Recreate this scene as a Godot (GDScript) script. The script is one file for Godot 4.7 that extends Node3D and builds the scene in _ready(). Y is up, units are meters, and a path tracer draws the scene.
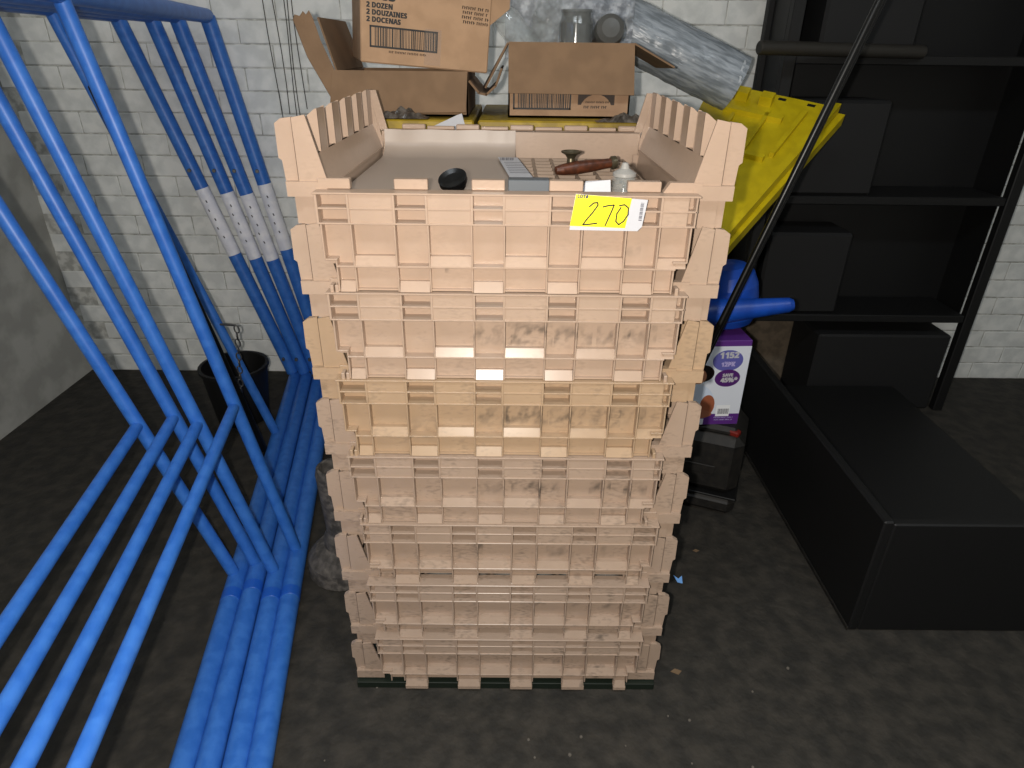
extends Node3D
# A stack of tan moulded totes photographed by flash in a store room. Tote front plane z = 0, floor y = 0, camera side +z.

const PITCH := 0.162      # stacking height of one tote
const RIM := 0.162        # front rim above the tote's own bottom
const TOP := 0.266        # top of the corner wings above the tote's own bottom
const HALF := 0.28        # half depth of a tote
const DECK := 0.021       # top of the dolly under the stack

var used := {}
var M := {}
var rng := RandomNumberGenerator.new()
var uv_box := Vector2(1.0, 1.0)
var uv_off := Vector2(0.0, 0.0)

# ------------------------------------------------------------------ naming
func numbered(called: String, parent: Node = self) -> String:
	var key := str(parent.get_instance_id()) + called
	var n: int = used.get(key, -1) + 1
	used[key] = n
	return called if n == 0 else "%s_%03d" % [called, n]

func tag(o: Node, label: String, category: String, group := "") -> Node:
	o.set_meta("label", label)
	o.set_meta("category", category)
	if group:
		o.set_meta("group", group)
	return o

func thing(called: String, label: String, category: String, at := Vector3.ZERO, turn := 0.0, group := "") -> Node3D:
	var o := Node3D.new()
	o.name = numbered(called)
	add_child(o)
	o.position = at
	o.rotation.y = turn
	tag(o, label, category, group)
	return o

func obj(called: String, st: SurfaceTool, m: Material, parent: Node = self) -> MeshInstance3D:
	var o := MeshInstance3D.new()
	o.mesh = st.commit()
	o.material_override = m
	o.name = numbered(called, parent)
	parent.add_child(o)
	return o

func inst(called: String, mesh: Mesh, m: Material, parent: Node = self) -> MeshInstance3D:
	var o := MeshInstance3D.new()
	o.mesh = mesh
	o.material_override = m
	o.name = numbered(called, parent)
	parent.add_child(o)
	return o

func struct(called: String, st: SurfaceTool, m: Material) -> MeshInstance3D:
	var o := obj(called, st, m)
	o.set_meta("kind", "structure")
	return o

# ------------------------------------------------------------------ mesh helpers
func mb() -> SurfaceTool:
	var st := SurfaceTool.new()
	st.begin(Mesh.PRIMITIVE_TRIANGLES)
	return st

func vert(st: SurfaceTool, p: Vector3, n: Vector3, flat: Vector3) -> void:
	var a := flat.abs()
	var uv := Vector2(p.x, -p.y)
	if a.x > a.y and a.x > a.z:
		uv = Vector2(p.z, -p.y)
	elif a.y > a.z:
		uv = Vector2(p.x, p.z)
	st.set_normal(n)
	st.set_uv(uv * uv_box + uv_off)
	st.add_vertex(p)

# a, b, c counter-clockwise as seen from outside
func tri(st: SurfaceTool, a: Vector3, b: Vector3, c: Vector3) -> void:
	var n := (b - a).cross(c - a)
	if n.length_squared() < 1e-16:
		return
	n = n.normalized()
	vert(st, a, n, n)
	vert(st, c, n, n)
	vert(st, b, n, n)

func quad(st: SurfaceTool, a: Vector3, b: Vector3, c: Vector3, d: Vector3) -> void:
	tri(st, a, b, c)
	tri(st, a, c, d)

# eight corners: bottom ring counter-clockwise from above p[0..3], top ring p[4..7]
func hexa(st: SurfaceTool, p: Array) -> void:
	quad(st, p[3], p[2], p[1], p[0])
	quad(st, p[4], p[5], p[6], p[7])
	for i in 4:
		var j := (i + 1) % 4
		quad(st, p[i], p[j], p[4 + j], p[4 + i])

func box(st: SurfaceTool, xa: float, xb: float, ya: float, yb: float, za: float, zb: float) -> void:
	var x0 := minf(xa, xb)
	var x1 := maxf(xa, xb)
	var y0 := minf(ya, yb)
	var y1 := maxf(ya, yb)
	var z0 := minf(za, zb)
	var z1 := maxf(za, zb)
	hexa(st, [Vector3(x0, y0, z1), Vector3(x1, y0, z1), Vector3(x1, y0, z0), Vector3(x0, y0, z0),
		Vector3(x0, y1, z1), Vector3(x1, y1, z1), Vector3(x1, y1, z0), Vector3(x0, y1, z0)])

# box with chamfered edges
func cbox(st: SurfaceTool, xa: float, xb: float, ya: float, yb: float, za: float, zb: float, c: float) -> void:
	var lo := Vector3(minf(xa, xb), minf(ya, yb), minf(za, zb))
	var hi := Vector3(maxf(xa, xb), maxf(ya, yb), maxf(za, zb))
	var mid := (lo + hi) * 0.5
	var h := (hi - lo) * 0.5
	c = minf(c, 0.45 * minf(h.x, minf(h.y, h.z)))
	chamfer(st, Transform3D(Basis(), mid), h, c)

func chamfer(st: SurfaceTool, t: Transform3D, h: Vector3, c: float) -> void:
	var axes := [[0, 1, 2], [1, 2, 0], [2, 0, 1]]
	for ax in axes:
		for s in [-1.0, 1.0]:
			var q: Array = []
			for k in [[-1, -1], [1, -1], [1, 1], [-1, 1]]:
				var v := Vector3.ZERO
				v[ax[0]] = s * h[ax[0]]
				v[ax[1]] = k[0] * (h[ax[1]] - c)
				v[ax[2]] = k[1] * (h[ax[2]] - c)
				q.append(t * v)
			if s > 0:
				quad(st, q[0], q[1], q[2], q[3])
			else:
				quad(st, q[3], q[2], q[1], q[0])
	for ax in axes:       # edges along ax[0]
		for s in [[1, 1], [-1, 1], [-1, -1], [1, -1]]:
			var q: Array = []
			for e in [[-1, 0], [1, 0], [1, 1], [-1, 1]]:
				var v := Vector3.ZERO
				v[ax[0]] = e[0] * (h[ax[0]] - c)
				v[ax[1]] = s[0] * (h[ax[1]] - (0.0 if e[1] == 0 else c))
				v[ax[2]] = s[1] * (h[ax[2]] - (c if e[1] == 0 else 0.0))
				q.append(t * v)
			if s[0] * s[1] > 0:
				quad(st, q[3], q[2], q[1], q[0])
			else:
				quad(st, q[0], q[1], q[2], q[3])
	for sx in [-1.0, 1.0]:
		for sy in [-1.0, 1.0]:
			for sz in [-1.0, 1.0]:
				var a := t * Vector3(sx * h.x, sy * (h.y - c), sz * (h.z - c))
				var b := t * Vector3(sx * (h.x - c), sy * h.y, sz * (h.z - c))
				var d := t * Vector3(sx * (h.x - c), sy * (h.y - c), sz * h.z)
				if sx * sy * sz > 0:
					tri(st, a, b, d)
				else:
					tri(st, a, d, b)

# polygon in the xy plane (any winding), extruded from z0 to z1
func prism(st: SurfaceTool, poly: PackedVector2Array, z0: float, z1: float) -> void:
	if Geometry2D.is_polygon_clockwise(poly):
		poly = poly.duplicate()
		poly.reverse()
	var idx := Geometry2D.triangulate_polygon(poly)
	for i in range(0, idx.size(), 3):
		var a := poly[idx[i]]
		var b := poly[idx[i + 1]]
		var c := poly[idx[i + 2]]
		if (b - a).cross(c - a) < 0:
			var s := b
			b = c
			c = s
		tri(st, Vector3(a.x, a.y, z1), Vector3(b.x, b.y, z1), Vector3(c.x, c.y, z1))
		tri(st, Vector3(a.x, a.y, z0), Vector3(c.x, c.y, z0), Vector3(b.x, b.y, z0))
	for i in poly.size():
		var p := poly[i]
		var q := poly[(i + 1) % poly.size()]
		quad(st, Vector3(p.x, p.y, z0), Vector3(q.x, q.y, z0), Vector3(q.x, q.y, z1), Vector3(p.x, p.y, z1))

func frame_of(d: Vector3) -> Basis:
	var y := d.normalized()
	var x := Vector3.RIGHT if absf(y.x) < 0.8 else Vector3.BACK
	x = (x - y * x.dot(y)).normalized()
	return Basis(x, y, x.cross(y))

# profile of (radius, height) pairs turned round the y axis of t; smooth
func lathe(st: SurfaceTool, t: Transform3D, prof: PackedVector2Array, n := 20) -> void:
	for i in prof.size() - 1:
		var p := prof[i]
		var q := prof[i + 1]
		if p.is_equal_approx(q):
			continue
		var dir := (q - p).normalized()
		var nn := Vector2(dir.y, -dir.x)
		for k in n:
			var a0 := TAU * k / n
			var a1 := TAU * (k + 1) / n
			var e0 := Vector3(cos(a0), 0, -sin(a0))
			var e1 := Vector3(cos(a1), 0, -sin(a1))
			var pts := [e0 * p.x + Vector3.UP * p.y, e1 * p.x + Vector3.UP * p.y, e1 * q.x + Vector3.UP * q.y, e0 * q.x + Vector3.UP * q.y]
			var n0 := t.basis * (e0 * nn.x + Vector3.UP * nn.y)
			var n1 := t.basis * (e1 * nn.x + Vector3.UP * nn.y)
			var ns := [n0, n1, n1, n0]
			for j in [0, 2, 1, 0, 3, 2]:
				var pt: Vector3 = t * pts[j]
				st.set_normal(ns[j].normalized())
				st.set_uv(Vector2(float(k + (1 if j == 1 or j == 2 else 0)) / n, (p.y if j < 2 else q.y)))
				st.add_vertex(pt)

func tube(st: SurfaceTool, a: Vector3, b: Vector3, r: float, n := 16) -> void:
	var l := a.distance_to(b)
	lathe(st, Transform3D(frame_of(b - a), a), PackedVector2Array([Vector2(0, 0), Vector2(r * 0.86, 0), Vector2(r, r * 0.14), Vector2(r, l - r * 0.14), Vector2(r * 0.86, l), Vector2(0, l)]), n)

func path_tube(st: SurfaceTool, pts: Array, r: float, n := 8) -> void:
	for i in pts.size() - 1:
		tube(st, pts[i], pts[i + 1], r, n)

func torus(st: SurfaceTool, t: Transform3D, rx: float, ry: float, r: float, n := 16, m := 8) -> void:
	for i in n:
		for j in m:
			var q: Array = []
			var ns: Array = []
			for e in [[0, 0], [1, 0], [1, 1], [0, 1]]:
				var a: float = TAU * (i + e[0]) / n
				var b: float = TAU * (j + e[1]) / m
				var c := Vector3(cos(a) * rx, sin(a) * ry, 0)
				var o := Vector3(cos(a), sin(a), 0)
				var nn := o * cos(b) + Vector3.BACK * sin(b)
				q.append(t * (c + nn * r))
				ns.append((t.basis * nn).normalized())
			for k in [0, 2, 1, 0, 3, 2]:
				st.set_normal(ns[k])
				st.set_uv(Vector2.ZERO)
				st.add_vertex(q[k])

# ------------------------------------------------------------------ materials
func noise(f: float, oct := 4, seed_ := 1, kind := FastNoiseLite.TYPE_SIMPLEX_SMOOTH) -> FastNoiseLite:
	var n := FastNoiseLite.new()
	n.noise_type = kind
	n.frequency = f
	n.fractal_octaves = oct
	n.seed = seed_
	return n

func noise_tex(f: float, stops: Array, cols: Array, size := 512, oct := 5, seed_ := 1) -> NoiseTexture2D:
	var t := NoiseTexture2D.new()
	t.width = size
	t.height = size
	t.seamless = true
	t.noise = noise(f, oct, seed_)
	var g := Gradient.new()
	g.offsets = PackedFloat32Array(stops)
	g.colors = PackedColorArray(cols)
	t.color_ramp = g
	return t

func mat(c: Color, rough := 0.6, metal := 0.0) -> StandardMaterial3D:
	var m := StandardMaterial3D.new()
	m.albedo_color = c
	m.roughness = rough
	m.metallic = metal
	return m

func textured(f: float, a: Color, b: Color, scale: float, rough: float, bump := 0.0, seed_ := 1, lo := 0.3, hi := 0.7) -> StandardMaterial3D:
	var m := mat(Color.WHITE, rough)
	m.albedo_texture = noise_tex(f, [lo, hi], [a, b], 512, 5, seed_)
	m.uv1_triplanar = true
	m.uv1_scale = Vector3.ONE * scale
	if bump > 0.0:
		m.heightmap_enabled = true
		m.heightmap_texture = noise_tex(f * 2.0, [0.2, 0.8], [Color.BLACK, Color.WHITE], 512, 5, seed_ + 7)
		m.heightmap_scale = bump
	return m

# tan plastic of one tote, with grime and hand smudges where the photograph shows them
func tote_material(base: Color, grime: float, smudges: Array, seed_: int) -> StandardMaterial3D:
	var w := 720
	var h := 280
	var im := Image.create(w, h, false, Image.FORMAT_RGB8)
	var n1 := noise(0.012, 4, seed_)
	var n2 := noise(0.09, 3, seed_ + 3)
	var n3 := noise(0.05, 3, seed_ + 5)
	var dirt := Color(0.27, 0.245, 0.22)
	for j in h:
		for i in w:
			var v := n1.get_noise_2d(i, j)
			var f := n2.get_noise_2d(i * 0.6, j * 1.6)
			var d := clampf((v * 0.6 + f * 0.5 - 0.12) * 1.5, 0.0, 1.0) * grime
			for s in smudges:
				var dx: float = (i - s[0]) / s[2]
				var dy: float = (j - s[1] - 36.0) / s[3]
				var r := dx * dx + dy * dy
				if r < 1.0:
					d += clampf(n3.get_noise_2d(i * 0.7 + j * 0.25, j * 0.55 + 40.0) * 1.1 + n2.get_noise_2d(i * 0.8, j * 0.5) * 0.25 + 0.25, 0.0, 1.0) * (1.0 - r) * s[4] * 0.62
			var c := base * (1.0 + 0.04 * v)
			c = c.lerp(dirt, clampf(d, 0.0, 0.8))
			im.set_pixel(i, j, c)
	var m := mat(Color.WHITE, 0.31)
	m.albedo_texture = ImageTexture.create_from_image(im)
	m.metallic_specular = 0.42
	return m

func pic_label(text: String, size: float, m: Material, parent: Node, at: Vector3, turn := 0.0, called := "lettering", bold := 500) -> MeshInstance3D:
	var t := TextMesh.new()
	var f := SystemFont.new()
	f.font_names = PackedStringArray(["Droid Sans"])
	f.font_weight = bold
	t.font = f
	t.text = text
	t.font_size = 32
	t.pixel_size = size / 23.0      # cap height of about `size`
	t.depth = 0.0004
	t.curve_step = 4.0
	t.horizontal_alignment = HORIZONTAL_ALIGNMENT_LEFT
	t.vertical_alignment = VERTICAL_ALIGNMENT_BOTTOM
	# heavy lettering: the same outlines laid a hair apart
	var st := mb()
	var d := size * (0.055 if bold >= 700 else 0.015)
	for k in [[-1, -1], [1, -1], [1, 1], [-1, 1], [0, 0]]:
		st.append_from(t, 0, Transform3D(Basis(), Vector3(k[0] * d, k[1] * d * 0.7, 0.00002 * (k[0] + 2 * k[1]))))
	var o := obj(called, st, m, parent)
	o.position = at
	o.rotation.z = turn
	return o

# rows of small print too fine to read: short strokes in word-like runs
func fine_print(parent: Node, m: Material, x: float, y: float, w: float, size: float, rows: int, step: float, seed_: int) -> void:
	var r := RandomNumberGenerator.new()
	r.seed = seed_
	var z := 0.0
	var st := mb()
	for i in rows:
		var px := r.randf_range(0.0, w * 0.12)
		while px < w:
			var run := r.randi_range(3, 7)
			for k in run:
				if px > w:
					break
				box(st, x + px, x + px + size * 0.32, y - step * i, y - step * i + size, z, z + 0.0004)
				box(st, x + px, x + px + size * 0.62, y - step * i + (size * 0.4 if k % 2 else size * 0.8), y - step * i + (size * 0.6 if k % 2 else size), z, z + 0.0004)
				px += size * 0.8
			px += size * 0.6
	var o := obj("small_print", st, m, parent)
	o.set_meta("kind", "stuff")

# ------------------------------------------------------------------ the tote
var cols_x := [-0.303, -0.252, -0.183, -0.130, -0.061, -0.009, 0.061, 0.114, 0.184, 0.237, 0.292]

func fbox(st: SurfaceTool, sx: float, xa: float, xb: float, ya: float, yb: float, wa: float, wb: float, c := 0.0) -> void:
	if c > 0.0:
		cbox(st, xa * sx, xb * sx, ya, yb, wa + HALF, wb + HALF, c)
	else:
		box(st, xa * sx, xb * sx, ya, yb, wa + HALF, wb + HALF)

# wedge whose front face slopes from depth wt at the top to wb at the bottom
func wedge(st: SurfaceTool, sx: float, xa: float, xb: float, ya: float, yb: float, back: float, wbot: float, wtop: float) -> void:
	var x0 := minf(xa * sx, xb * sx)
	var x1 := maxf(xa * sx, xb * sx)
	hexa(st, [Vector3(x0, ya, wbot + HALF), Vector3(x1, ya, wbot + HALF), Vector3(x1, ya, back + HALF), Vector3(x0, ya, back + HALF),
		Vector3(x0, yb, wtop + HALF), Vector3(x1, yb, wtop + HALF), Vector3(x1, yb, back + HALF), Vector3(x0, yb, back + HALF)])

func tote_front(sx: float, open_gaps: bool) -> SurfaceTool:
	var st := mb()
	var r := RIM
	var n := cols_x.size()
	for i in n - 1:
		var a: float = cols_x[i]
		var b: float = cols_x[i + 1]
		var post := i % 2 == 0
		var last := i == n - 2
		# rim band: pockets in the narrow columns, flush in the wide ones
		if post:
			fbox(st, sx, a, b, r - 0.049, r - 0.002, -0.033, -0.028)
			fbox(st, sx, a - 0.001, a + 0.003, r - 0.049, r - 0.001, -0.029, -0.001, 0.0006)
			fbox(st, sx, b - 0.003, b + 0.001, r - 0.049, r - 0.001, -0.029, -0.001, 0.0006)
			fbox(st, sx, a, b, r + 0.0005, r + 0.0165, -0.041, -0.026, 0.0012)
		else:
			fbox(st, sx, a, b - (0.014 if last else 0.0), r - 0.047, r - 0.002, -0.031, -0.0035)
			if last:
				fbox(st, sx, b - 0.014, b, r - 0.047, r - 0.002, -0.031, -0.020)
				fbox(st, sx, b - 0.003, b, r - 0.047, r - 0.002, -0.022, -0.002, 0.0008)
				# slanted corner post beside the last column
				prism(st, PackedVector2Array([Vector2((a + 0.004) * sx, r), Vector2((a + 0.014) * sx, r + 0.0155), Vector2((b + 0.01) * sx, r + 0.0155), Vector2((b + 0.01) * sx, r)]), HALF - 0.041, HALF - 0.027)
		# main field
		var ma := a if i > 0 else a + 0.005
		var mz := b if not last else b - 0.006
		fbox(st, sx, ma, mz, 0.044, r - 0.047, -0.031, -0.021)
		if not post:
			wedge(st, sx, ma, mz, 0.0455, 0.0605, -0.022, -0.0035, -0.0112)
		# lower field
		var la := a if i > 0 else a + 0.022
		var lb := b if not last else b - 0.024
		var y0 := 0.002
		if open_gaps and not post:
			y0 = 0.026
		fbox(st, sx, la, lb, y0, 0.045, -0.0245, -0.019 if post else -0.0155)
		if post:
			wedge(st, sx, la + 0.002, lb - 0.002, 0.001, 0.0175, -0.021, -0.0045, -0.0128)
			if open_gaps:
				fbox(st, sx, la, lb, -0.010, 0.0015, -0.0215, -0.006, 0.001)
		else:
			fbox(st, sx, la, lb, y0, y0 + 0.003, -0.017, -0.010)
	# horizontal ridges
	fbox(st, sx, -0.306, 0.295, r - 0.003, r, -0.031, 0.0, 0.001)
	fbox(st, sx, -0.304, 0.293, r - 0.0262, r - 0.0232, -0.030, -0.002, 0.001)
	fbox(st, sx, -0.303, 0.292, r - 0.0495, r - 0.0465, -0.030, -0.0012, 0.001)
	fbox(st, sx, -0.282, 0.270, 0.0425, 0.0458, -0.022, -0.0025, 0.001)
	fbox(st, sx, -0.299, -0.279, 0.0540, 0.0570, -0.026, -0.0025, 0.001)
	fbox(st, sx, 0.264, 0.287, 0.0540, 0.0570, -0.026, -0.0025, 0.001)
	# vertical ribs
	for i in n:
		var x: float = cols_x[i]
		var up := x
		var lo := x
		if i == 0:
			up = -0.2985
			lo = -0.2815
		elif i == n - 1:
			up = 0.2865
			lo = 0.2675
		fbox(st, sx, up - 0.0014, up + 0.0014, 0.044 if i > 0 and i < n - 1 else 0.055, r - 0.048, -0.0225, -0.002, 0.0007)
		fbox(st, sx, lo - 0.0014, lo + 0.0014, 0.001 if not open_gaps else 0.018, 0.056 if i == 0 or i == n - 1 else 0.044, -0.0215, -0.0055, 0.0007)
	# small corner lugs at the bottom
	for x in ([] if open_gaps else [-0.297, -0.2885, 0.274]):
		fbox(st, sx, x, x + 0.006, -0.001, 0.012, -0.022, -0.004, 0.001)
	# inner skin of the tub
	box(st, -0.272, 0.272, 0.0, 0.115, HALF - 0.050, HALF - 0.046)
	box(st, -0.290, 0.290, 0.100, r - 0.001, HALF - 0.034, HALF - 0.030)
	return st

func wing(st: SurfaceTool, sx: float, sz: float, y0: float, r: float, top: float) -> void:
	# corner face, outer flange and neck; sz = 1 front, -1 rear
	var z := func(w: float) -> float: return (w + HALF) * sz
	prism(st, PackedVector2Array([Vector2(-0.3315 * sx, top), Vector2(-0.311 * sx, top + 0.004), Vector2(-0.288 * sx, r + 0.014), Vector2(-0.288 * sx, r - 0.012), Vector2(-0.3315 * sx, r - 0.012)]), minf(z.call(-0.034), z.call(-0.030)), maxf(z.call(-0.034), z.call(-0.030)))
	prism(st, PackedVector2Array([Vector2(-0.3345 * sx, top), Vector2(-0.350 * sx, top - 0.002), Vector2(-0.360 * sx, top - 0.009), Vector2(-0.361 * sx, r + 0.045), Vector2(-0.356 * sx, r + 0.041), Vector2(-0.353 * sx, r - 0.012), Vector2(-0.3345 * sx, r - 0.012)]), minf(z.call(-0.046), z.call(-0.0365)), maxf(z.call(-0.046), z.call(-0.0365)))
	# shallow sill under the corner face
	box(st, -0.352 * sx, -0.288 * sx, r - 0.012, r + 0.011, z.call(-0.0365), z.call(-0.0262))
	if y0 < r - 0.02:
		box(st, -0.333 * sx, -0.276 * sx, y0, r - 0.011, z.call(-0.044), z.call(-0.038))
		box(st, -0.346 * sx, -0.3335 * sx, y0, r - 0.011, z.call(-0.050), z.call(-0.0425))

func tote_end(sx: float) -> SurfaceTool:
	var st := mb()
	var r := RIM
	var c := TOP - 0.056
	var x := func(v: float) -> float: return v * sx
	# sloping tub wall in two lifts
	for lift in [[0.272, 0.0, 0.290, r], [0.290, r, 0.308, c]]:
		var xi: float = lift[0]
		var xo: float = lift[2]
		var a := minf(xi * sx, (xi + 0.004) * sx)
		var b := maxf(xi * sx, (xi + 0.004) * sx)
		var d := minf(xo * sx, (xo + 0.004) * sx)
		var e := maxf(xo * sx, (xo + 0.004) * sx)
		var zz := 0.246
		if lift[1] == 0.0:
			zz = 0.232
		hexa(st, [Vector3(a, lift[1], zz), Vector3(b, lift[1], zz), Vector3(b, lift[1], -zz), Vector3(a, lift[1], -zz),
			Vector3(d, lift[3], 0.246), Vector3(e, lift[3], 0.246), Vector3(e, lift[3], -0.246), Vector3(d, lift[3], -0.246)])
	# castellated top: inner merlons, set-back panels and the webs between them
	var n := 5
	var per := 0.492 / n
	for i in n:
		var z0 := -0.246 + per * i
		var z1 := z0 + per * 0.42
		var z2 := z0 + per
		var top := TOP + 0.008 + 0.006 * (n - 1 - i) / (n - 1.0)
		box(st, x.call(0.308), x.call(0.311), c - 0.001, top, z0, z1)
		box(st, x.call(0.329), x.call(0.332), c - 0.001, TOP - 0.022, z1, z2)
		box(st, x.call(0.308), x.call(0.332), c - 0.003, c, z0, z2)
		# web facing the front at the back of each notch, its top falling outwards
		for zc in [z1, z2 - 0.003]:
			if zc > z1 and i == n - 1:
				continue
			prism(st, PackedVector2Array([Vector2(x.call(0.308), c), Vector2(x.call(0.332), c), Vector2(x.call(0.332), top - 0.016), Vector2(x.call(0.3125), top - 0.001), Vector2(x.call(0.308), top)]), zc - 0.0015, zc + 0.0015)
	# outer skin
	box(st, x.call(0.3435), x.call(0.346), 0.104, TOP - 0.035, -0.234, 0.234)
	box(st, x.call(0.346), x.call(0.353), r - 0.012, TOP - 0.035, -0.2355, 0.2355)
	for k in 4:
		var zr := -0.18 + 0.12 * k
		cbox(st, x.call(0.353), x.call(0.358), r - 0.012, TOP - 0.04, zr - 0.004, zr + 0.004, 0.001)
	# closing ledge between the inner wall and the outer skin
	box(st, x.call(0.288), x.call(0.346), r - 0.004, r, -0.2445, 0.2355)
	for sz in [1.0, -1.0]:
		wing(st, -sx, sz, 0.104, r, TOP)
	return st

func tote_rear() -> SurfaceTool:
	var st := mb()
	var r := RIM + 0.036
	box(st, -0.290, 0.290, 0.0, r, -0.252, -0.248)
	prism(st, PackedVector2Array([Vector2(-0.312, TOP + 0.012), Vector2(-0.296, TOP + 0.012), Vector2(-0.276, r), Vector2(-0.312, r)]), -0.252, -0.248)
	prism(st, PackedVector2Array([Vector2(0.312, TOP + 0.012), Vector2(0.296, TOP + 0.012), Vector2(0.276, r), Vector2(0.312, r)]), -0.252, -0.248)
	cbox(st, -0.292, 0.292, r - 0.003, r, -0.270, -0.248, 0.001)
	for i in 5:
		var x: float = -0.245 + 0.1215 * i
		cbox(st, x, x + 0.052, r, r + 0.011, -0.268, -0.256, 0.002)
		cbox(st, x + 0.056, x + 0.117, r, r + 0.007, -0.269, -0.259, 0.0015)
	for i in 11:
		var x2: float = -0.30 + 0.06 * i
		box(st, x2 - 0.0015, x2 + 0.0015, 0.01, r - 0.03, -0.262, -0.251)
	return st

func tote_base() -> SurfaceTool:
	var st := mb()
	box(st, -0.276, 0.276, 0.0, 0.004, -0.250, 0.234)
	for i in 9:
		var x := -0.25 + 0.0625 * i
		box(st, x - 0.002, x + 0.002, 0.0035, 0.008, -0.247, 0.229)
	return st

func build_totes() -> void:
	uv_box = Vector2(1.0 / 0.72, 1.0 / 0.28)
	uv_off = Vector2(0.5, 1.0)
	var fronts := [tote_front(1.0, false).commit(), tote_front(-1.0, true).commit()]
	var ends := [tote_end(1.0).commit(), tote_end(-1.0).commit()]
	var rear := tote_rear().commit()
	var base := tote_base().commit()
	uv_box = Vector2.ONE
	uv_off = Vector2.ZERO
	# smudge: centre and radii in millimetres of the panel (x from the left edge, y from the top), strength
	var mid := [[395, 160, 40, 26, 1.0], [470, 165, 34, 24, 0.8], [330, 162, 34, 24, 0.7], [540, 165, 30, 24, 0.7], [590, 160, 26, 22, 0.5]]
	var marks := [
		[[260, 206, 8, 8, 0.7], [560, 175, 14, 12, 0.3]],
		mid,
		mid + [[640, 175, 40, 30, 0.3], [200, 190, 30, 26, 0.4]],
		[[395, 160, 30, 22, 0.7], [540, 162, 22, 18, 0.9], [610, 165, 24, 20, 0.6], [330, 165, 26, 20, 0.4], [440, 165, 22, 18, 0.6]],
		[[300, 155, 10, 12, 1.0], [470, 165, 30, 20, 0.5], [560, 165, 24, 20, 0.4]],
		[[420, 150, 30, 14, 0.7], [520, 150, 26, 14, 0.7], [600, 155, 30, 14, 0.6]],
		[[560, 235, 30, 20, 0.8], [460, 175, 24, 14, 0.5]],
	]
	var tone := [Color(0.672, 0.578, 0.502), Color(0.665, 0.575, 0.500), Color(0.655, 0.555, 0.450), Color(0.640, 0.555, 0.485), Color(0.640, 0.555, 0.485), Color(0.640, 0.558, 0.492), Color(0.640, 0.558, 0.492)]
	var grime := [0.10, 0.2, 0.28, 0.4, 0.45, 0.5, 0.55]
	var words := [
		"topmost tan moulded plastic tote, open and filled, with a yellow lot sticker",
		"tan plastic tote directly under the one with the lot sticker, smudged dark along its middle",
		"yellowish tan plastic tote third from the top of the stack, with dark hand smudges",
		"brownish tan plastic tote fourth from the top, in the middle of the stack",
		"dusty tan plastic tote third from the bottom of the stack",
		"dusty tan plastic tote second from the bottom of the stack, dark gaps below its panels",
		"lowest tan plastic tote of the stack, standing on the dark green dolly"]
	for k in 7:
		var t := thing("storage_tote", words[k], "tote", Vector3(0.0, DECK + 0.001 + PITCH * (6 - k), -HALF), 0.0, "tan totes in the stack")
		var m := tote_material(tone[k], grime[k], marks[k], 11 + k)
		inst("front_wall", fronts[0 if k < 4 else 1], m, t)
		inst("end_wall", ends[0], m, t)
		inst("end_wall", ends[1], m, t)
		inst("rear_wall", rear, m, t)
		inst("base", base, m, t)
		t.position.x = [0.0, 0.001, -0.001, 0.001, 0.0, -0.002, 0.001][k]
		if k == 6:
			M.tan = m
	# the dolly: dark green deck with tan corner posts
	var d := thing("tote_dolly", "low dark green dolly deck with tan corner posts under the tote stack", "dolly", Vector3(0, 0, -HALF))
	var st := mb()
	cbox(st, -0.352, 0.352, 0.002, DECK, -0.27, HALF - 0.016, 0.0008)
	obj("deck", st, M.green, d)
	uv_box = Vector2(1.0 / 0.72, 1.0 / 0.28)
	uv_off = Vector2(0.5, 1.0)
	for sx in [1.0, -1.0]:
		for sz in [1.0, -1.0]:
			st = mb()
			wing(st, sx, sz, DECK + 0.002, DECK + 0.016, DECK + 0.112)
			box(st, -0.345 * sx, -0.29 * sx, DECK, DECK + 0.03, (HALF - 0.034) * sz, (HALF - 0.042) * sz)
			obj("corner_post", st, M.tan, d)
	uv_box = Vector2.ONE
	uv_off = Vector2.ZERO

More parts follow.
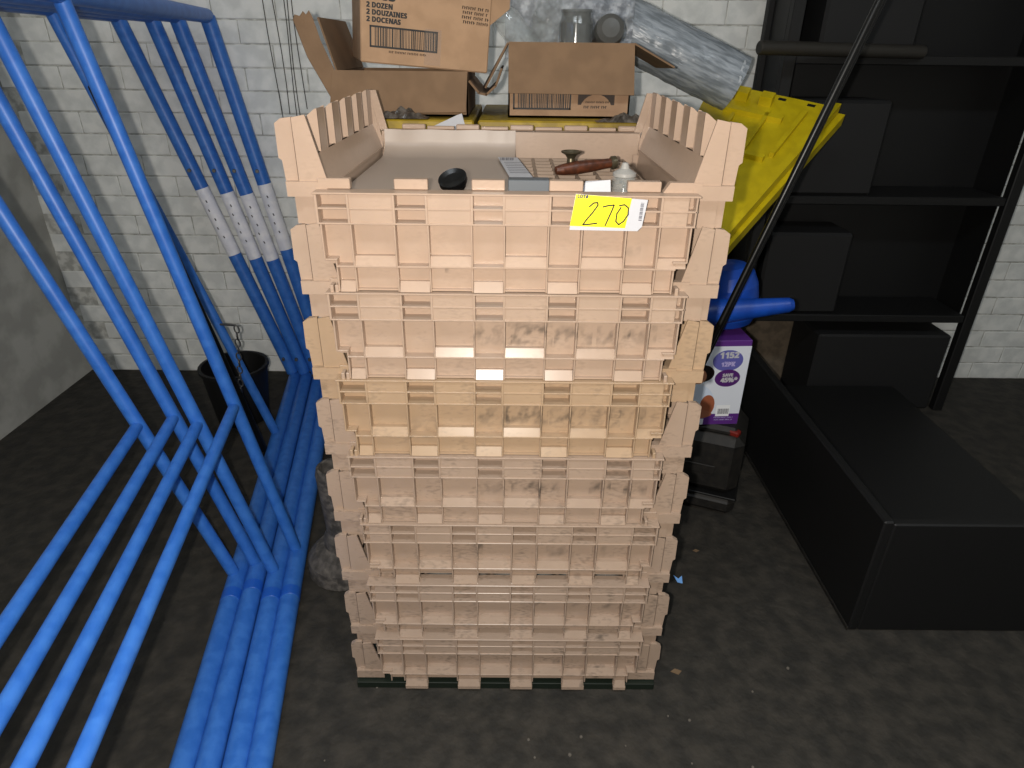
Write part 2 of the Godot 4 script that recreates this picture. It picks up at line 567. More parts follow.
# ------------------------------------------------------------------ things in the top tote
func build_top_contents() -> void:
	var fy := DECK + 0.001 + PITCH * 6 + 0.0085   # floor of the top tote, on its ribs
	var ry := fy + 0.135                         # top of the glass racks
	for side in [-1.0, 1.0]:
		var rack := thing("glass_rack", "beige plastic glass rack with an open grid top in the top tote" if side > 0 else "beige plastic glass rack under the clear sheet in the top tote", "rack", Vector3(0.129 * side, fy, -0.295), 0.0, "glass racks in the top tote")
		var st := mb()
		for s in [-1.0, 1.0]:
			cbox(st, s * 0.124, s * 0.120, 0, 0.135, -0.215, 0.215, 0.001)
			cbox(st, -0.124, 0.124, 0, 0.135, s * 0.215, s * 0.211, 0.001)
		obj("frame", st, M.rack, rack)
		st = mb()
		box(st, -0.12, 0.12, 0.0, 0.004, -0.211, 0.211)
		obj("tray", st, M.rack, rack)
		st = mb()
		for i in 5:
			var x := -0.08 + 0.04 * i
			cbox(st, x - 0.003, x + 0.003, 0.123, 0.135, -0.212, 0.212, 0.001)
		for i in 9:
			var z := -0.17 + 0.0425 * i
			cbox(st, -0.121, 0.121, 0.122, 0.1345, z - 0.003, z + 0.003, 0.001)
		obj("grid", st, M.rack, rack)
	# flexible clear sheet curled up against the rear wall
	var st := mb()
	var prof: Array = []
	var nz := noise(1.0, 2, 51)
	for i in 6:
		prof.append(Vector2(-0.115 - 0.06 * i, 0.0))
	for i in 15:
		var an := PI / 2 * i / 14.0
		prof.append(Vector2(-0.460 - 0.062 * sin(an), 0.030 * (1.0 - cos(an))))
	prof.append(Vector2(-0.5235, 0.053))
	for i in prof.size() - 1:
		var p: Vector2 = prof[i]
		var q: Vector2 = prof[i + 1]
		for k in 30:
			var xa := lerpf(-0.283, 0.010, k / 30.0)
			var xb := lerpf(-0.283, 0.010, (k + 1) / 30.0)
			for c in [[0, 0], [1, 1], [1, 0], [0, 0], [0, 1], [1, 1]]:
				var e: Vector2 = q if c[1] else p
				var x := xb if c[0] else xa
				st.set_uv(Vector2(x, e.x))
				st.add_vertex(Vector3(x, ry + 0.0025 + e.y + 0.0006 * sin(x * 61.0), e.x + 0.0022 * nz.get_noise_1d(x * 9.0) * minf(1.0, e.y * 60.0) + 0.0004 * sin(x * 260.0) * clampf(x * 8.0 + 1.0, 0.0, 1.0)))
	st.index()
	st.generate_normals()
	tag(obj("plastic_sheet", st, M.film_sheet), "glossy clear plastic sheet curling up inside the top tote", "sheet")
	# printed leaflet
	st = mb()
	hexa(st, [Vector3(0.004, ry + 0.0055, -0.17), Vector3(0.048, ry + 0.0055, -0.165), Vector3(0.014, ry + 0.0075, -0.455), Vector3(-0.028, ry + 0.0075, -0.455),
		Vector3(0.004, ry + 0.0063, -0.17), Vector3(0.048, ry + 0.0063, -0.165), Vector3(0.014, ry + 0.0083, -0.455), Vector3(-0.028, ry + 0.0083, -0.455)])
	var lf := thing("leaflet", "white printed leaflet with a barcode on the racks in the top tote", "leaflet")
	obj("paper", st, M.paper, lf)
	st = mb()
	for i in 10:
		var x := -0.022 + 0.003 * i
		box(st, x, x + (0.0016 if i % 3 else 0.0009), ry + 0.0082, ry + 0.0086, -0.450, -0.415)
	for i in 7:
		box(st, -0.014 + 0.002 * i, 0.024 + 0.002 * i, ry + 0.0072, ry + 0.0079 - 0.0001 * i, -0.39 + 0.02 * i, -0.386 + 0.02 * i)
	obj("print", st, M.ink_grey, lf)
	# brass-necked pepper mill lying on the rack
	var mill := thing("pepper_mill", "brown wooden mill with a flared brass knob on the open grid rack", "mill", Vector3(0.118, ry, -0.30))
	mill.scale = Vector3.ONE * 0.74
	st = mb()
	lathe(st, Transform3D(Basis(), Vector3(0, 0.006, -0.02)), PackedVector2Array([Vector2(0, 0), Vector2(0.017, 0), Vector2(0.017, 0.012), Vector2(0.011, 0.02), Vector2(0.010, 0.032), Vector2(0.015, 0.040), Vector2(0.026, 0.046), Vector2(0.027, 0.050), Vector2(0.022, 0.051), Vector2(0.016, 0.044), Vector2(0, 0.043)]), 24)
	obj("knob", st, M.brass, mill)
	st = mb()
	var ax := frame_of(Vector3(0.135, 0.012, -0.045))
	lathe(st, Transform3D(ax, Vector3(-0.035, 0.015, 0.03)), PackedVector2Array([Vector2(0, -0.01), Vector2(0.010, -0.008), Vector2(0.014, 0.01), Vector2(0.017, 0.05), Vector2(0.016, 0.09), Vector2(0.013, 0.125), Vector2(0.012, 0.15), Vector2(0, 0.15)]), 24)
	obj("handle", st, M.redwood, mill)
	st = mb()
	lathe(st, Transform3D(ax, Vector3(-0.035, 0.015, 0.03) + ax.y * 0.148), PackedVector2Array([Vector2(0, 0), Vector2(0.013, 0), Vector2(0.017, 0.004), Vector2(0.017, 0.014), Vector2(0.012, 0.017), Vector2(0, 0.017)]), 24)
	obj("collar", st, M.brass, mill)
	# clear shaker with a tapered cap
	var sh := thing("glass_shaker", "small clear glass shaker with a pointed cap behind the sticker", "shaker", Vector3(0.192, ry, -0.115))
	st = mb()
	lathe(st, Transform3D(), PackedVector2Array([Vector2(0, 0), Vector2(0.018, 0), Vector2(0.021, 0.004), Vector2(0.021, 0.026), Vector2(0.018, 0.029), Vector2(0.0165, 0.029), Vector2(0.0185, 0.024), Vector2(0.0185, 0.005), Vector2(0, 0.005)]), 24)
	obj("jar", st, M.glass, sh)
	st = mb()
	lathe(st, Transform3D(Basis(), Vector3(0, 0.0292, 0)), PackedVector2Array([Vector2(0, 0), Vector2(0.020, 0), Vector2(0.020, 0.005), Vector2(0.008, 0.012), Vector2(0.005, 0.021), Vector2(0, 0.022)]), 20)
	obj("cap", st, M.frosted, sh)
	# crumpled white tag
	st = mb()
	hexa(st, [Vector3(0.120, ry + 0.001, -0.095), Vector3(0.168, ry + 0.001, -0.09), Vector3(0.166, ry + 0.001, -0.110), Vector3(0.122, ry + 0.001, -0.115),
		Vector3(0.124, ry + 0.020, -0.098), Vector3(0.166, ry + 0.026, -0.094), Vector3(0.164, ry + 0.025, -0.098), Vector3(0.126, ry + 0.022, -0.102)])
	tag(obj("paper_tag", st, M.paper), "crumpled white paper tag behind the lot sticker", "tag")
	# dark round cup and grey slab near the front rim
	st = mb()
	lathe(st, Transform3D(Basis.from_euler(Vector3(0.5, 0, 0.2)), Vector3(-0.092, ry + 0.014, -0.085)), PackedVector2Array([Vector2(0, 0), Vector2(0.019, 0.0), Vector2(0.024, 0.010), Vector2(0.024, 0.018), Vector2(0.017, 0.014), Vector2(0, 0.011)]), 24)
	tag(obj("black_cup", st, M.black_gloss), "round black cup peeping over the top tote's front rim", "cup")
	st = mb()
	cbox(st, -0.004, 0.064, ry + 0.0075, ry + 0.026, -0.11, -0.082, 0.001)
	tag(obj("grey_slab", st, M.slate), "flat blue-grey slab lying behind the top tote's front rim", "slab")

func build_sticker() -> void:
	var y0 := DECK + 0.001 + PITCH * 7
	var s := thing("lot_sticker", "yellow lot sticker with handwritten 270 on the topmost tote", "sticker", Vector3(0.155, y0 - 0.0245, 0.0005))
	s.rotation.z = -0.055
	var st := mb()
	prism(st, PackedVector2Array([Vector2(-0.056, 0.024), Vector2(0.056, 0.022), Vector2(0.053, -0.020), Vector2(0.047, -0.027), Vector2(-0.060, -0.032), Vector2(-0.060, -0.026)]), 0.0, 0.0006)
	obj("backing", st, M.paper, s)
	st = mb()
	prism(st, PackedVector2Array([Vector2(-0.0555, 0.0235), Vector2(0.031, 0.0225), Vector2(0.027, -0.0235), Vector2(-0.060, -0.0255)]), 0.0006, 0.0009)
	var field := obj("yellow_field", st, M.lot_yellow, s)
	st = mb()
	var strokes := [
		[Vector2(-0.033, 0.006), Vector2(-0.027, 0.012), Vector2(-0.021, 0.013), Vector2(-0.020, 0.009), Vector2(-0.027, -0.003), Vector2(-0.035, -0.014), Vector2(-0.040, -0.0225), Vector2(-0.030, -0.021), Vector2(-0.018, -0.0185)],
		[Vector2(-0.012, 0.007), Vector2(-0.004, 0.0095), Vector2(0.005, 0.011), Vector2(0.002, 0.0), Vector2(-0.002, -0.012), Vector2(-0.005, -0.022)],
		[Vector2(0.016, 0.008), Vector2(0.011, -0.002), Vector2(0.011, -0.014), Vector2(0.016, -0.0185), Vector2(0.023, -0.013), Vector2(0.0285, -0.002), Vector2(0.0275, 0.008), Vector2(0.021, 0.0125), Vector2(0.013, 0.0105)],
	]
	for k in strokes:
		for i in k.size() - 1:
			var a: Vector2 = k[i]
			var b: Vector2 = k[i + 1]
			var d := (b - a).normalized()
			var nn := Vector2(-d.y, d.x) * 0.0011
			a -= d * 0.0005
			b += d * 0.0005
			prism(st, PackedVector2Array([a - nn, b - nn, b + nn, a + nn]), 0.0009, 0.0011)
	obj("handwriting", st, M.ink, field)
	pic_label("LOT#", 0.0050, M.ink_grey, field, Vector3(-0.0535, 0.0165, 0.0011), 0.0, "lettering", 700)
	st = mb()
	for i in 14:
		var y := 0.017 - 0.0020 * i
		box(st, 0.046, 0.051, y, y - (0.0012 if i % 3 else 0.0007), 0.0006, 0.0009)
	obj("barcode", st, M.ink_grey, s)

# ------------------------------------------------------------------ glasses in the lower totes
func build_glasses() -> void:
	var st := mb()
	lathe(st, Transform3D(), PackedVector2Array([Vector2(0, 0), Vector2(0.024, 0), Vector2(0.029, 0.01), Vector2(0.034, 0.142), Vector2(0.0322, 0.142), Vector2(0.027, 0.012), Vector2(0, 0.010)]), 20)
	var mesh := st.commit()
	for k in [5, 6]:
		for i in 7:
			var o := inst("drinking_glass", mesh, M.glass)
			o.position = Vector3(-0.225 + 0.075 * i, DECK + 0.0095 + PITCH * (6 - k), -0.092)
			tag(o, "clear drinking glass in the lowest tote, behind its rim" if k == 6 else "clear drinking glass in the tote second from the bottom, behind its rim", "glass", "glasses in the lowest tote" if k == 6 else "glasses in the second lowest tote")

# ------------------------------------------------------------------ behind the stack
func build_yellow_totes() -> void:
	var cols := [[-0.275, 0.37, 1.203], [0.112, 0.385, 1.203], [0.400, 0.175, 0.875]]
	var where := ["under the torn open box", "under the box of jars", "under the slanting yellow cover"]
	for c in 3:
		for i in 4:
			var hh: float = cols[c][2] / 4.0
			var w: float = cols[c][1]
			var t := thing("yellow_tote", ["lowest yellow lidded tote of the column ", "second yellow lidded tote of the column ", "third yellow lidded tote of the column ", "uppermost yellow lidded tote of the column "][i] + where[c], "tote", Vector3(cols[c][0], hh * i, -0.90), 0.0, "yellow totes behind the tan stack")
			var st := mb()
			hexa(st, [Vector3(-w / 2 + 0.02, 0, 0.23), Vector3(w / 2 - 0.02, 0, 0.23), Vector3(w / 2 - 0.02, 0, -0.23), Vector3(-w / 2 + 0.02, 0, -0.23),
				Vector3(-w / 2 + 0.006, hh - 0.03, 0.245), Vector3(w / 2 - 0.006, hh - 0.03, 0.245), Vector3(w / 2 - 0.006, hh - 0.03, -0.245), Vector3(-w / 2 + 0.006, hh - 0.03, -0.245)])
			obj("body", st, M.yellow_dull, t)
			st = mb()
			cbox(st, -w / 2, w / 2, hh - 0.03, hh - 0.001, -0.25, 0.25, 0.004)
			obj("lid", st, M.yellow_dull, t)
	# loose paper and film on the front edge
	var st := mb()
	prism(st, PackedVector2Array([Vector2(-0.205, 1.180), Vector2(-0.108, 1.180), Vector2(-0.118, 1.217), Vector2(-0.13, 1.213)]), -0.649, -0.6485)
	tag(obj("paper_scrap", st, M.paper), "white paper scrap hanging on a yellow tote edge", "paper")
	for spec in [[-0.335, -0.20, 1.204, -0.70, 0.03, 5], [0.20, 0.36, 1.204, -0.66, 0.026, 9]]:
		st = mb()
		crumple(st, spec[0], spec[1], spec[3], spec[3] + 0.05, spec[2], spec[4], spec[5])
		tag(obj("film_wrap", st, M.dark_film), "crumpled dull film glittering below the open cardboard box" if spec[5] == 5 else "crumpled dark film beside the box of glass jars", "film")

func crumple(st: SurfaceTool, x0: float, x1: float, z0: float, z1: float, y: float, h: float, seed_: int) -> void:
	var nz := noise(18.0, 3, seed_)
	var n := 22
	var m := 8
	var g: Array = []
	for i in n + 1:
		var row: Array = []
		for j in m + 1:
			var x := lerpf(x0, x1, i / float(n))
			var z := lerpf(z0, z1, j / float(m))
			var e := sin(PI * i / n) * sin(PI * j / m)
			row.append(Vector3(x, y + e * h * (0.55 + 0.7 * nz.get_noise_2d(x * 1.5, z * 1.5) + 0.12 * rng.randf()), z))
		g.append(row)
	for i in n:
		for j in m:
			quad(st, g[i][j + 1], g[i + 1][j + 1], g[i + 1][j], g[i][j])

func sheet(st: SurfaceTool, a: Vector3, b: Vector3, c: Vector3, d: Vector3, th := 0.004) -> void:
	# a flat board with thickness, a-b-c-d counter-clockwise from outside
	var n := (b - a).cross(d - a).normalized() * th
	hexa(st, [a, b, b - n, a - n, d, c, c - n, d - n])

func barcode(st: SurfaceTool, x0: float, x1: float, y0: float, y1: float, z: float, seed_: int, frame := true) -> void:
	var r := RandomNumberGenerator.new()
	r.seed = seed_
	var x := x0 + (0.012 if frame else 0.0)
	while x < x1 - 0.006:
		var w := r.randf_range(0.0010, 0.0034)
		box(st, x, x + w, y0 + 0.004, y1 - 0.004, z, z + 0.0005)
		x += w + r.randf_range(0.0012, 0.0030)
	if frame:
		for f in [[x0, x1, y0, y0 + 0.004], [x0, x1, y1 - 0.004, y1], [x0, x0 + 0.004, y0, y1], [x1 - 0.004, x1, y0, y1]]:
			box(st, f[0], f[1], f[2], f[3], z, z + 0.0005)

func build_boxes() -> void:
	# box of jars with a flap folded over its front
	var b := thing("cardboard_box", "small open cardboard box full of glass jars, front flap hanging down", "box", Vector3(0.142, 1.204, -0.86))
	var w := 0.150
	var h := 0.163
	var dz := 0.14
	var st := mb()
	box(st, -w, w, 0, h, dz - 0.004, dz)
	box(st, -w, w, 0, h, -dz, -dz + 0.004)
	box(st, -w, -w + 0.004, 0, h, -dz, dz)
	box(st, w - 0.004, w, 0, h, -dz, dz)
	box(st, -w, w, 0, 0.004, -dz, dz)
	obj("body", st, M.card, b)
	st = mb()
	sheet(st, Vector3(-w + 0.001, h - 0.107, dz + 0.026), Vector3(w + 0.006, h - 0.109, dz + 0.020), Vector3(w, h + 0.003, dz + 0.004), Vector3(-w, h + 0.003, dz + 0.004), 0.004)
	obj("front_flap", st, M.card_dark, b)
	st = mb()
	sheet(st, Vector3(w, h, dz), Vector3(w, h, -dz), Vector3(w + 0.11, h - 0.055, -dz + 0.01), Vector3(w + 0.105, h - 0.05, dz - 0.02), 0.004)
	obj("side_flap", st, M.card_dark, b)
	st = mb()
	sheet(st, Vector3(-w, h, -dz), Vector3(-w, h, dz), Vector3(-w - 0.055, h - 0.10, dz - 0.02), Vector3(-w - 0.07, h - 0.11, -dz), 0.004)
	obj("side_flap", st, M.card_dark, b)
	st = mb()
	barcode(st, -w + 0.012, 0.005, 0.018, 0.07, dz + 0.0002, 3)
	box(st, -w + 0.012, 0.005, 0.018, 0.021, dz, dz + 0.0006)
	obj("barcode", st, M.ink, b)
	st = mb()
	box(st, 0.022, 0.112, 0.03, 0.062, dz + 0.0002, dz + 0.0006)
	var emblem := obj("emblem", st, M.ink_brown, b)
	st = mb()
	var arch := PackedVector2Array()
	for i in 13:
		var a := PI * i / 12.0
		arch.append(Vector2(0.067 + 0.040 * cos(a), 0.016 + 0.038 * sin(a)))
	prism(st, arch, dz + 0.0004, dz + 0.0009)
	obj("emblem_arch", st, M.card, emblem)
	fine_print(b, M.ink_brown, 0.036, 0.034, 0.062, 0.0042, 1, 0.01, 61)
	b.get_child(-1).position.z = dz + 0.001
	fine_print(b, M.ink, 0.036, 0.022, 0.062, 0.0058, 1, 0.01, 62)
	b.get_child(-1).position.z = dz + 0.001
	# open box under the printed one
	b = thing("cardboard_box", "open brown cardboard box with a raised torn side flap, under the printed box", "box", Vector3(-0.270, 1.204, -0.90))
	w = 0.163
	h = 0.098
	dz = 0.18
	st = mb()
	box(st, -w, w, 0, h, dz - 0.004, dz)
	box(st, -w, w, 0, h, -dz, -dz + 0.004)
	box(st, -w, -w + 0.004, 0, h, -dz, dz)
	box(st, w - 0.004, w, 0, h, -dz, dz)
	box(st, -w, w, 0, 0.004, -dz, dz)
	obj("body", st, M.card_dark, b)
	st = mb()
	sheet(st, Vector3(-w - 0.012, 0.005, dz + 0.028), Vector3(w - 0.004, 0.012, dz + 0.024), Vector3(w, h + 0.003, dz + 0.003), Vector3(-w, h + 0.003, dz + 0.003), 0.004)
	obj("front_flap", st, M.card_dark, b)
	st = mb()
	# torn flap standing up and outwards, ragged at its end
	var pts := [Vector3(-w, h - 0.072, dz + 0.012), Vector3(-w + 0.006, h, dz), Vector3(-w - 0.022, h + 0.065, dz - 0.005), Vector3(-w - 0.036, h + 0.112, dz - 0.01), Vector3(-w - 0.043, h + 0.128, dz - 0.01), Vector3(-w - 0.050, h + 0.119, dz - 0.006), Vector3(-w - 0.056, h + 0.126, dz - 0.005), Vector3(-w - 0.064, h + 0.116, dz - 0.003), Vector3(-w - 0.075, h + 0.119, dz), Vector3(-w - 0.080, h + 0.108, dz + 0.001), Vector3(-w - 0.055, h + 0.03, dz + 0.006)]
	var ctr := Vector3.ZERO
	for p in pts:
		ctr += p / pts.size()
	for i in pts.size():
		var p: Vector3 = pts[i]
		var q: Vector3 = pts[(i + 1) % pts.size()]
		tri(st, ctr, p, q)
		tri(st, ctr - Vector3(0.002, 0, 0.004), q - Vector3(0.002, 0, 0.004), p - Vector3(0.002, 0, 0.004))
		quad(st, p, p - Vector3(0.002, 0, 0.004), q - Vector3(0.002, 0, 0.004), q)
	obj("torn_flap", st, M.card_dark, b)
	st = mb()
	sheet(st, Vector3(-w, h, -dz + 0.01), Vector3(-w, h, dz - 0.03), Vector3(-w - 0.04, h + 0.115, dz - 0.06), Vector3(-w - 0.04, h + 0.115, -dz + 0.01), 0.004)
	obj("side_flap", st, M.card_dark, b)
	st = mb()
	var curl := [Vector2(0, 0), Vector2(0.025, -0.028), Vector2(0.045, -0.032), Vector2(0.07, -0.01), Vector2(0.085, 0.03)]
	for i in 4:
		var p: Vector2 = curl[i]
		var q: Vector2 = curl[i + 1]
		sheet(st, Vector3(w + p.x, h + p.y - 0.02, dz - 0.02), Vector3(w + p.x, h + p.y - 0.02, -dz + 0.05), Vector3(w + q.x, h + q.y - 0.02, -dz + 0.05), Vector3(w + q.x, h + q.y - 0.02, dz - 0.02), 0.005)
	obj("curled_flap", st, M.card_dark, b)
	# printed box lying on it, tipped a little
	b = thing("cardboard_box", "printed cardboard carton marked 2 DOZEN with a framed barcode", "box", Vector3(-0.253, 1.3105, -0.895))
	b.rotation = Vector3(0.02, 0.27, -0.078)
	w = 0.155
	h = 0.235
	dz = 0.16
	st = mb()
	cbox(st, -w, w, 0.004, h, -dz, dz, 0.003)
	obj("body", st, M.card_print, b)
	st = mb()
	sheet(st, Vector3(w, 0.11, dz - 0.004), Vector3(w + 0.05, 0.15, dz - 0.02), Vector3(w + 0.05, 0.235, dz - 0.02), Vector3(w, h, dz - 0.004), 0.004)
	obj("side_flap", st, M.card_print, b)
	st = mb()
	barcode(st, -w + 0.021, -w + 0.182, 0.038, 0.084, dz + 0.0002, 8)
	obj("barcode", st, M.ink, b)
	pic_label("2 DOZEN", 0.0105, M.ink, b, Vector3(-w + 0.014, 0.1165, dz + 0.0006), -0.012, "lettering", 800)
	pic_label("2 DOUZAINES", 0.0105, M.ink, b, Vector3(-w + 0.014, 0.1020, dz + 0.0006), -0.012, "lettering", 800)
	pic_label("2 DOCENAS", 0.0105, M.ink, b, Vector3(-w + 0.014, 0.0875, dz + 0.0006), -0.012, "lettering", 800)
	pic_label("5705", 0.022, M.ink, b, Vector3(-w + 0.014, 0.1295, dz + 0.0006), -0.012, "lettering", 800)
	fine_print(b, M.ink_brown, -w + 0.055, 0.029, 0.10, 0.0048, 1, 0.01, 64)
	b.get_child(-1).position.z = dz + 0.0006
	fine_print(b, M.ink_brown, w - 0.078, 0.140, 0.066, 0.0062, 4, 0.0100, 63)
	b.get_child(-1).position.z = dz + 0.0006
	b.get_child(-1).rotation.z = -0.02
	st = mb()
	sheet(st, Vector3(-w + 0.150, 0.010, dz + 0.001), Vector3(-w + 0.190, 0.010, dz + 0.001), Vector3(-w + 0.190, 0.088, dz + 0.001), Vector3(-w + 0.150, 0.088, dz + 0.001), 0.0004)
	obj("clear_tape", st, M.tape, b)
	# jars in the small box
	var jar := PackedVector2Array([Vector2(0, 0), Vector2(0.036, 0.0), Vector2(0.043, 0.008), Vector2(0.043, 0.072), Vector2(0.038, 0.086), Vector2(0.037, 0.094), Vector2(0.040, 0.095), Vector2(0.040, 0.102), Vector2(0.036, 0.102), Vector2(0.034, 0.086), Vector2(0.039, 0.07), Vector2(0.039, 0.01), Vector2(0, 0.006)])
	var low := 1.204 + 0.0045
	st = mb()
	lathe(st, Transform3D(Basis(), Vector3(0.163, low + 0.134, -0.86)), jar, 32)
	tag(obj("glass_jar", st, M.glass_grey), "grey clear glass jar standing upright in the small box", "jar", "glassware in the small box")
	st = mb()
	lathe(st, Transform3D(Basis.from_euler(Vector3(1.35, 0, 0)), Vector3(0.244, low + 0.174, -0.90)), PackedVector2Array([Vector2(0, 0.1), Vector2(0.022, 0.099), Vector2(0.034, 0.09), Vector2(0.038, 0.074), Vector2(0.038, 0.0), Vector2(0.033, 0.0), Vector2(0.033, 0.07), Vector2(0, 0.09)]), 32)
	tag(obj("glass_jar", st, M.glass_dark), "dark frosted jar lying with its round base outwards in the small box", "jar", "glassware in the small box")
	st = mb()
	lathe(st, Transform3D(Basis.from_euler(Vector3(0.9, 0.2, 0)), Vector3(0.082, low + 0.172, -0.985)), jar, 28)
	tag(obj("glass_jar", st, M.glass), "clear glass jar lying tipped over beside the upright jar", "jar", "glassware in the small box")
	st = mb()
	var ax := frame_of(Vector3(-0.12, 0.13, 0.02))
	lathe(st, Transform3D(ax, Vector3(0.088, low + 0.10, -0.86)), PackedVector2Array([Vector2(0, 0), Vector2(0.030, 0), Vector2(0.034, 0.006), Vector2(0.034, 0.15), Vector2(0.028, 0.165), Vector2(0.028, 0.185), Vector2(0.025, 0.185), Vector2(0.030, 0.15), Vector2(0.030, 0.008), Vector2(0, 0.005)]), 28)
	tag(obj("glass_bottle", st, M.glass), "wide clear glass bottle leaning out of the small box", "bottle", "glassware in the small box")
	# something to hold the jars up: dividers with a second layer below
	st = mb()
	box(st, -0.004 + 0.0, 0.288, low, low + 0.132, -0.93, -0.926)
	box(st, -0.004 + 0.0, 0.288, low, low + 0.132, -0.83, -0.826)
	for i in 4:
		box(st, 0.05 + 0.06 * i, 0.054 + 0.06 * i, low, low + 0.132, -0.985, -0.73)
	box(st, -0.003, 0.287, low + 0.1305, low + 0.1335, -0.99, -0.73)
	tag(obj("carton_divider", st, M.card_dark), "cardboard layer pad and dividers inside the small box of jars", "divider")

func build_film_roll() -> void:
	var a := Vector3(0.20, 1.475, -1.18)
	var b := Vector3(0.672, 1.268, -1.12)
	var d := (b - a).normalized()
	var r := thing("film_roll", "thick tube of clear bubble film slanting across the brick wall", "film roll", Vector3.ZERO)
	var st := mb()
	var ax := frame_of(d)
	var l := a.distance_to(b)
	var nz := noise(1.0, 4, 21)
	# slightly lumpy cylinder
	var n := 40
	var m := 60
	for i in m:
		for k in n:
			var q: Array = []
			var nn: Array = []
			for e in [[0, 0], [1, 0], [1, 1], [0, 1]]:
				var an: float = TAU * (k + e[0]) / n
				var t: float = (i + e[1]) / float(m)
				var o := Vector3(cos(an), 0, -sin(an))
				var rad := 0.080 + 0.004 * nz.get_noise_3d(o.x * 2.0, t * 9.0, o.z * 2.0) + 0.0012 * nz.get_noise_3d(o.x * 9.0, t * 60.0, o.z * 9.0)
				q.append(a + ax * (o * rad + Vector3.UP * t * l))
				nn.append(o)
			for j in [0, 2, 1, 0, 3, 2]:
				st.set_smooth_group(0)
				st.set_uv(Vector2((k + (1 if j == 1 or j == 2 else 0)) / float(n), (i + (1 if j >= 2 else 0)) / float(m)))
				st.add_vertex(q[j])
	st.generate_normals()
	obj("wrap", st, M.film, r)
	st = mb()
	lathe(st, Transform3D(ax, a), PackedVector2Array([Vector2(0.052, l), Vector2(0.078, l - 0.002), Vector2(0.079, l - 0.02), Vector2(0.050, l - 0.02), Vector2(0.050, 0), Vector2(0.052, l)]), 32)
	obj("core", st, M.film_core, r)
	# loose film bag beside it, behind the jars
	st = mb()
	var n2 := 26
	var g: Array = []
	for i in n2 + 1:
		var row: Array = []
		for j in n2 + 1:
			var x := lerpf(-0.02, 0.34, i / float(n2))
			var y := lerpf(1.33, 1.53, j / float(n2))
			row.append(Vector3(x, y, -1.04 - 0.03 * (y - 1.33) / 0.2 + 0.05 * nz.get_noise_2d(x * 9.0, y * 9.0)))
		g.append(row)
	for i in n2:
		for j in n2:
			for c in [[0, 0], [1, 1], [1, 0], [0, 0], [0, 1], [1, 1]]:
				st.set_uv(Vector2(i, j) / n2)
				st.add_vertex(g[i + c[0]][j + c[1]])
	st.index()
	st.generate_normals()
	tag(obj("film_bag", st, M.film_bag), "crinkled clear plastic film bag behind the glass jars", "film")

func rot_quad(o: Vector3, u: Vector3, v: Vector3, n: Vector3) -> Transform3D:
	return Transform3D(Basis(u, v, n), o)

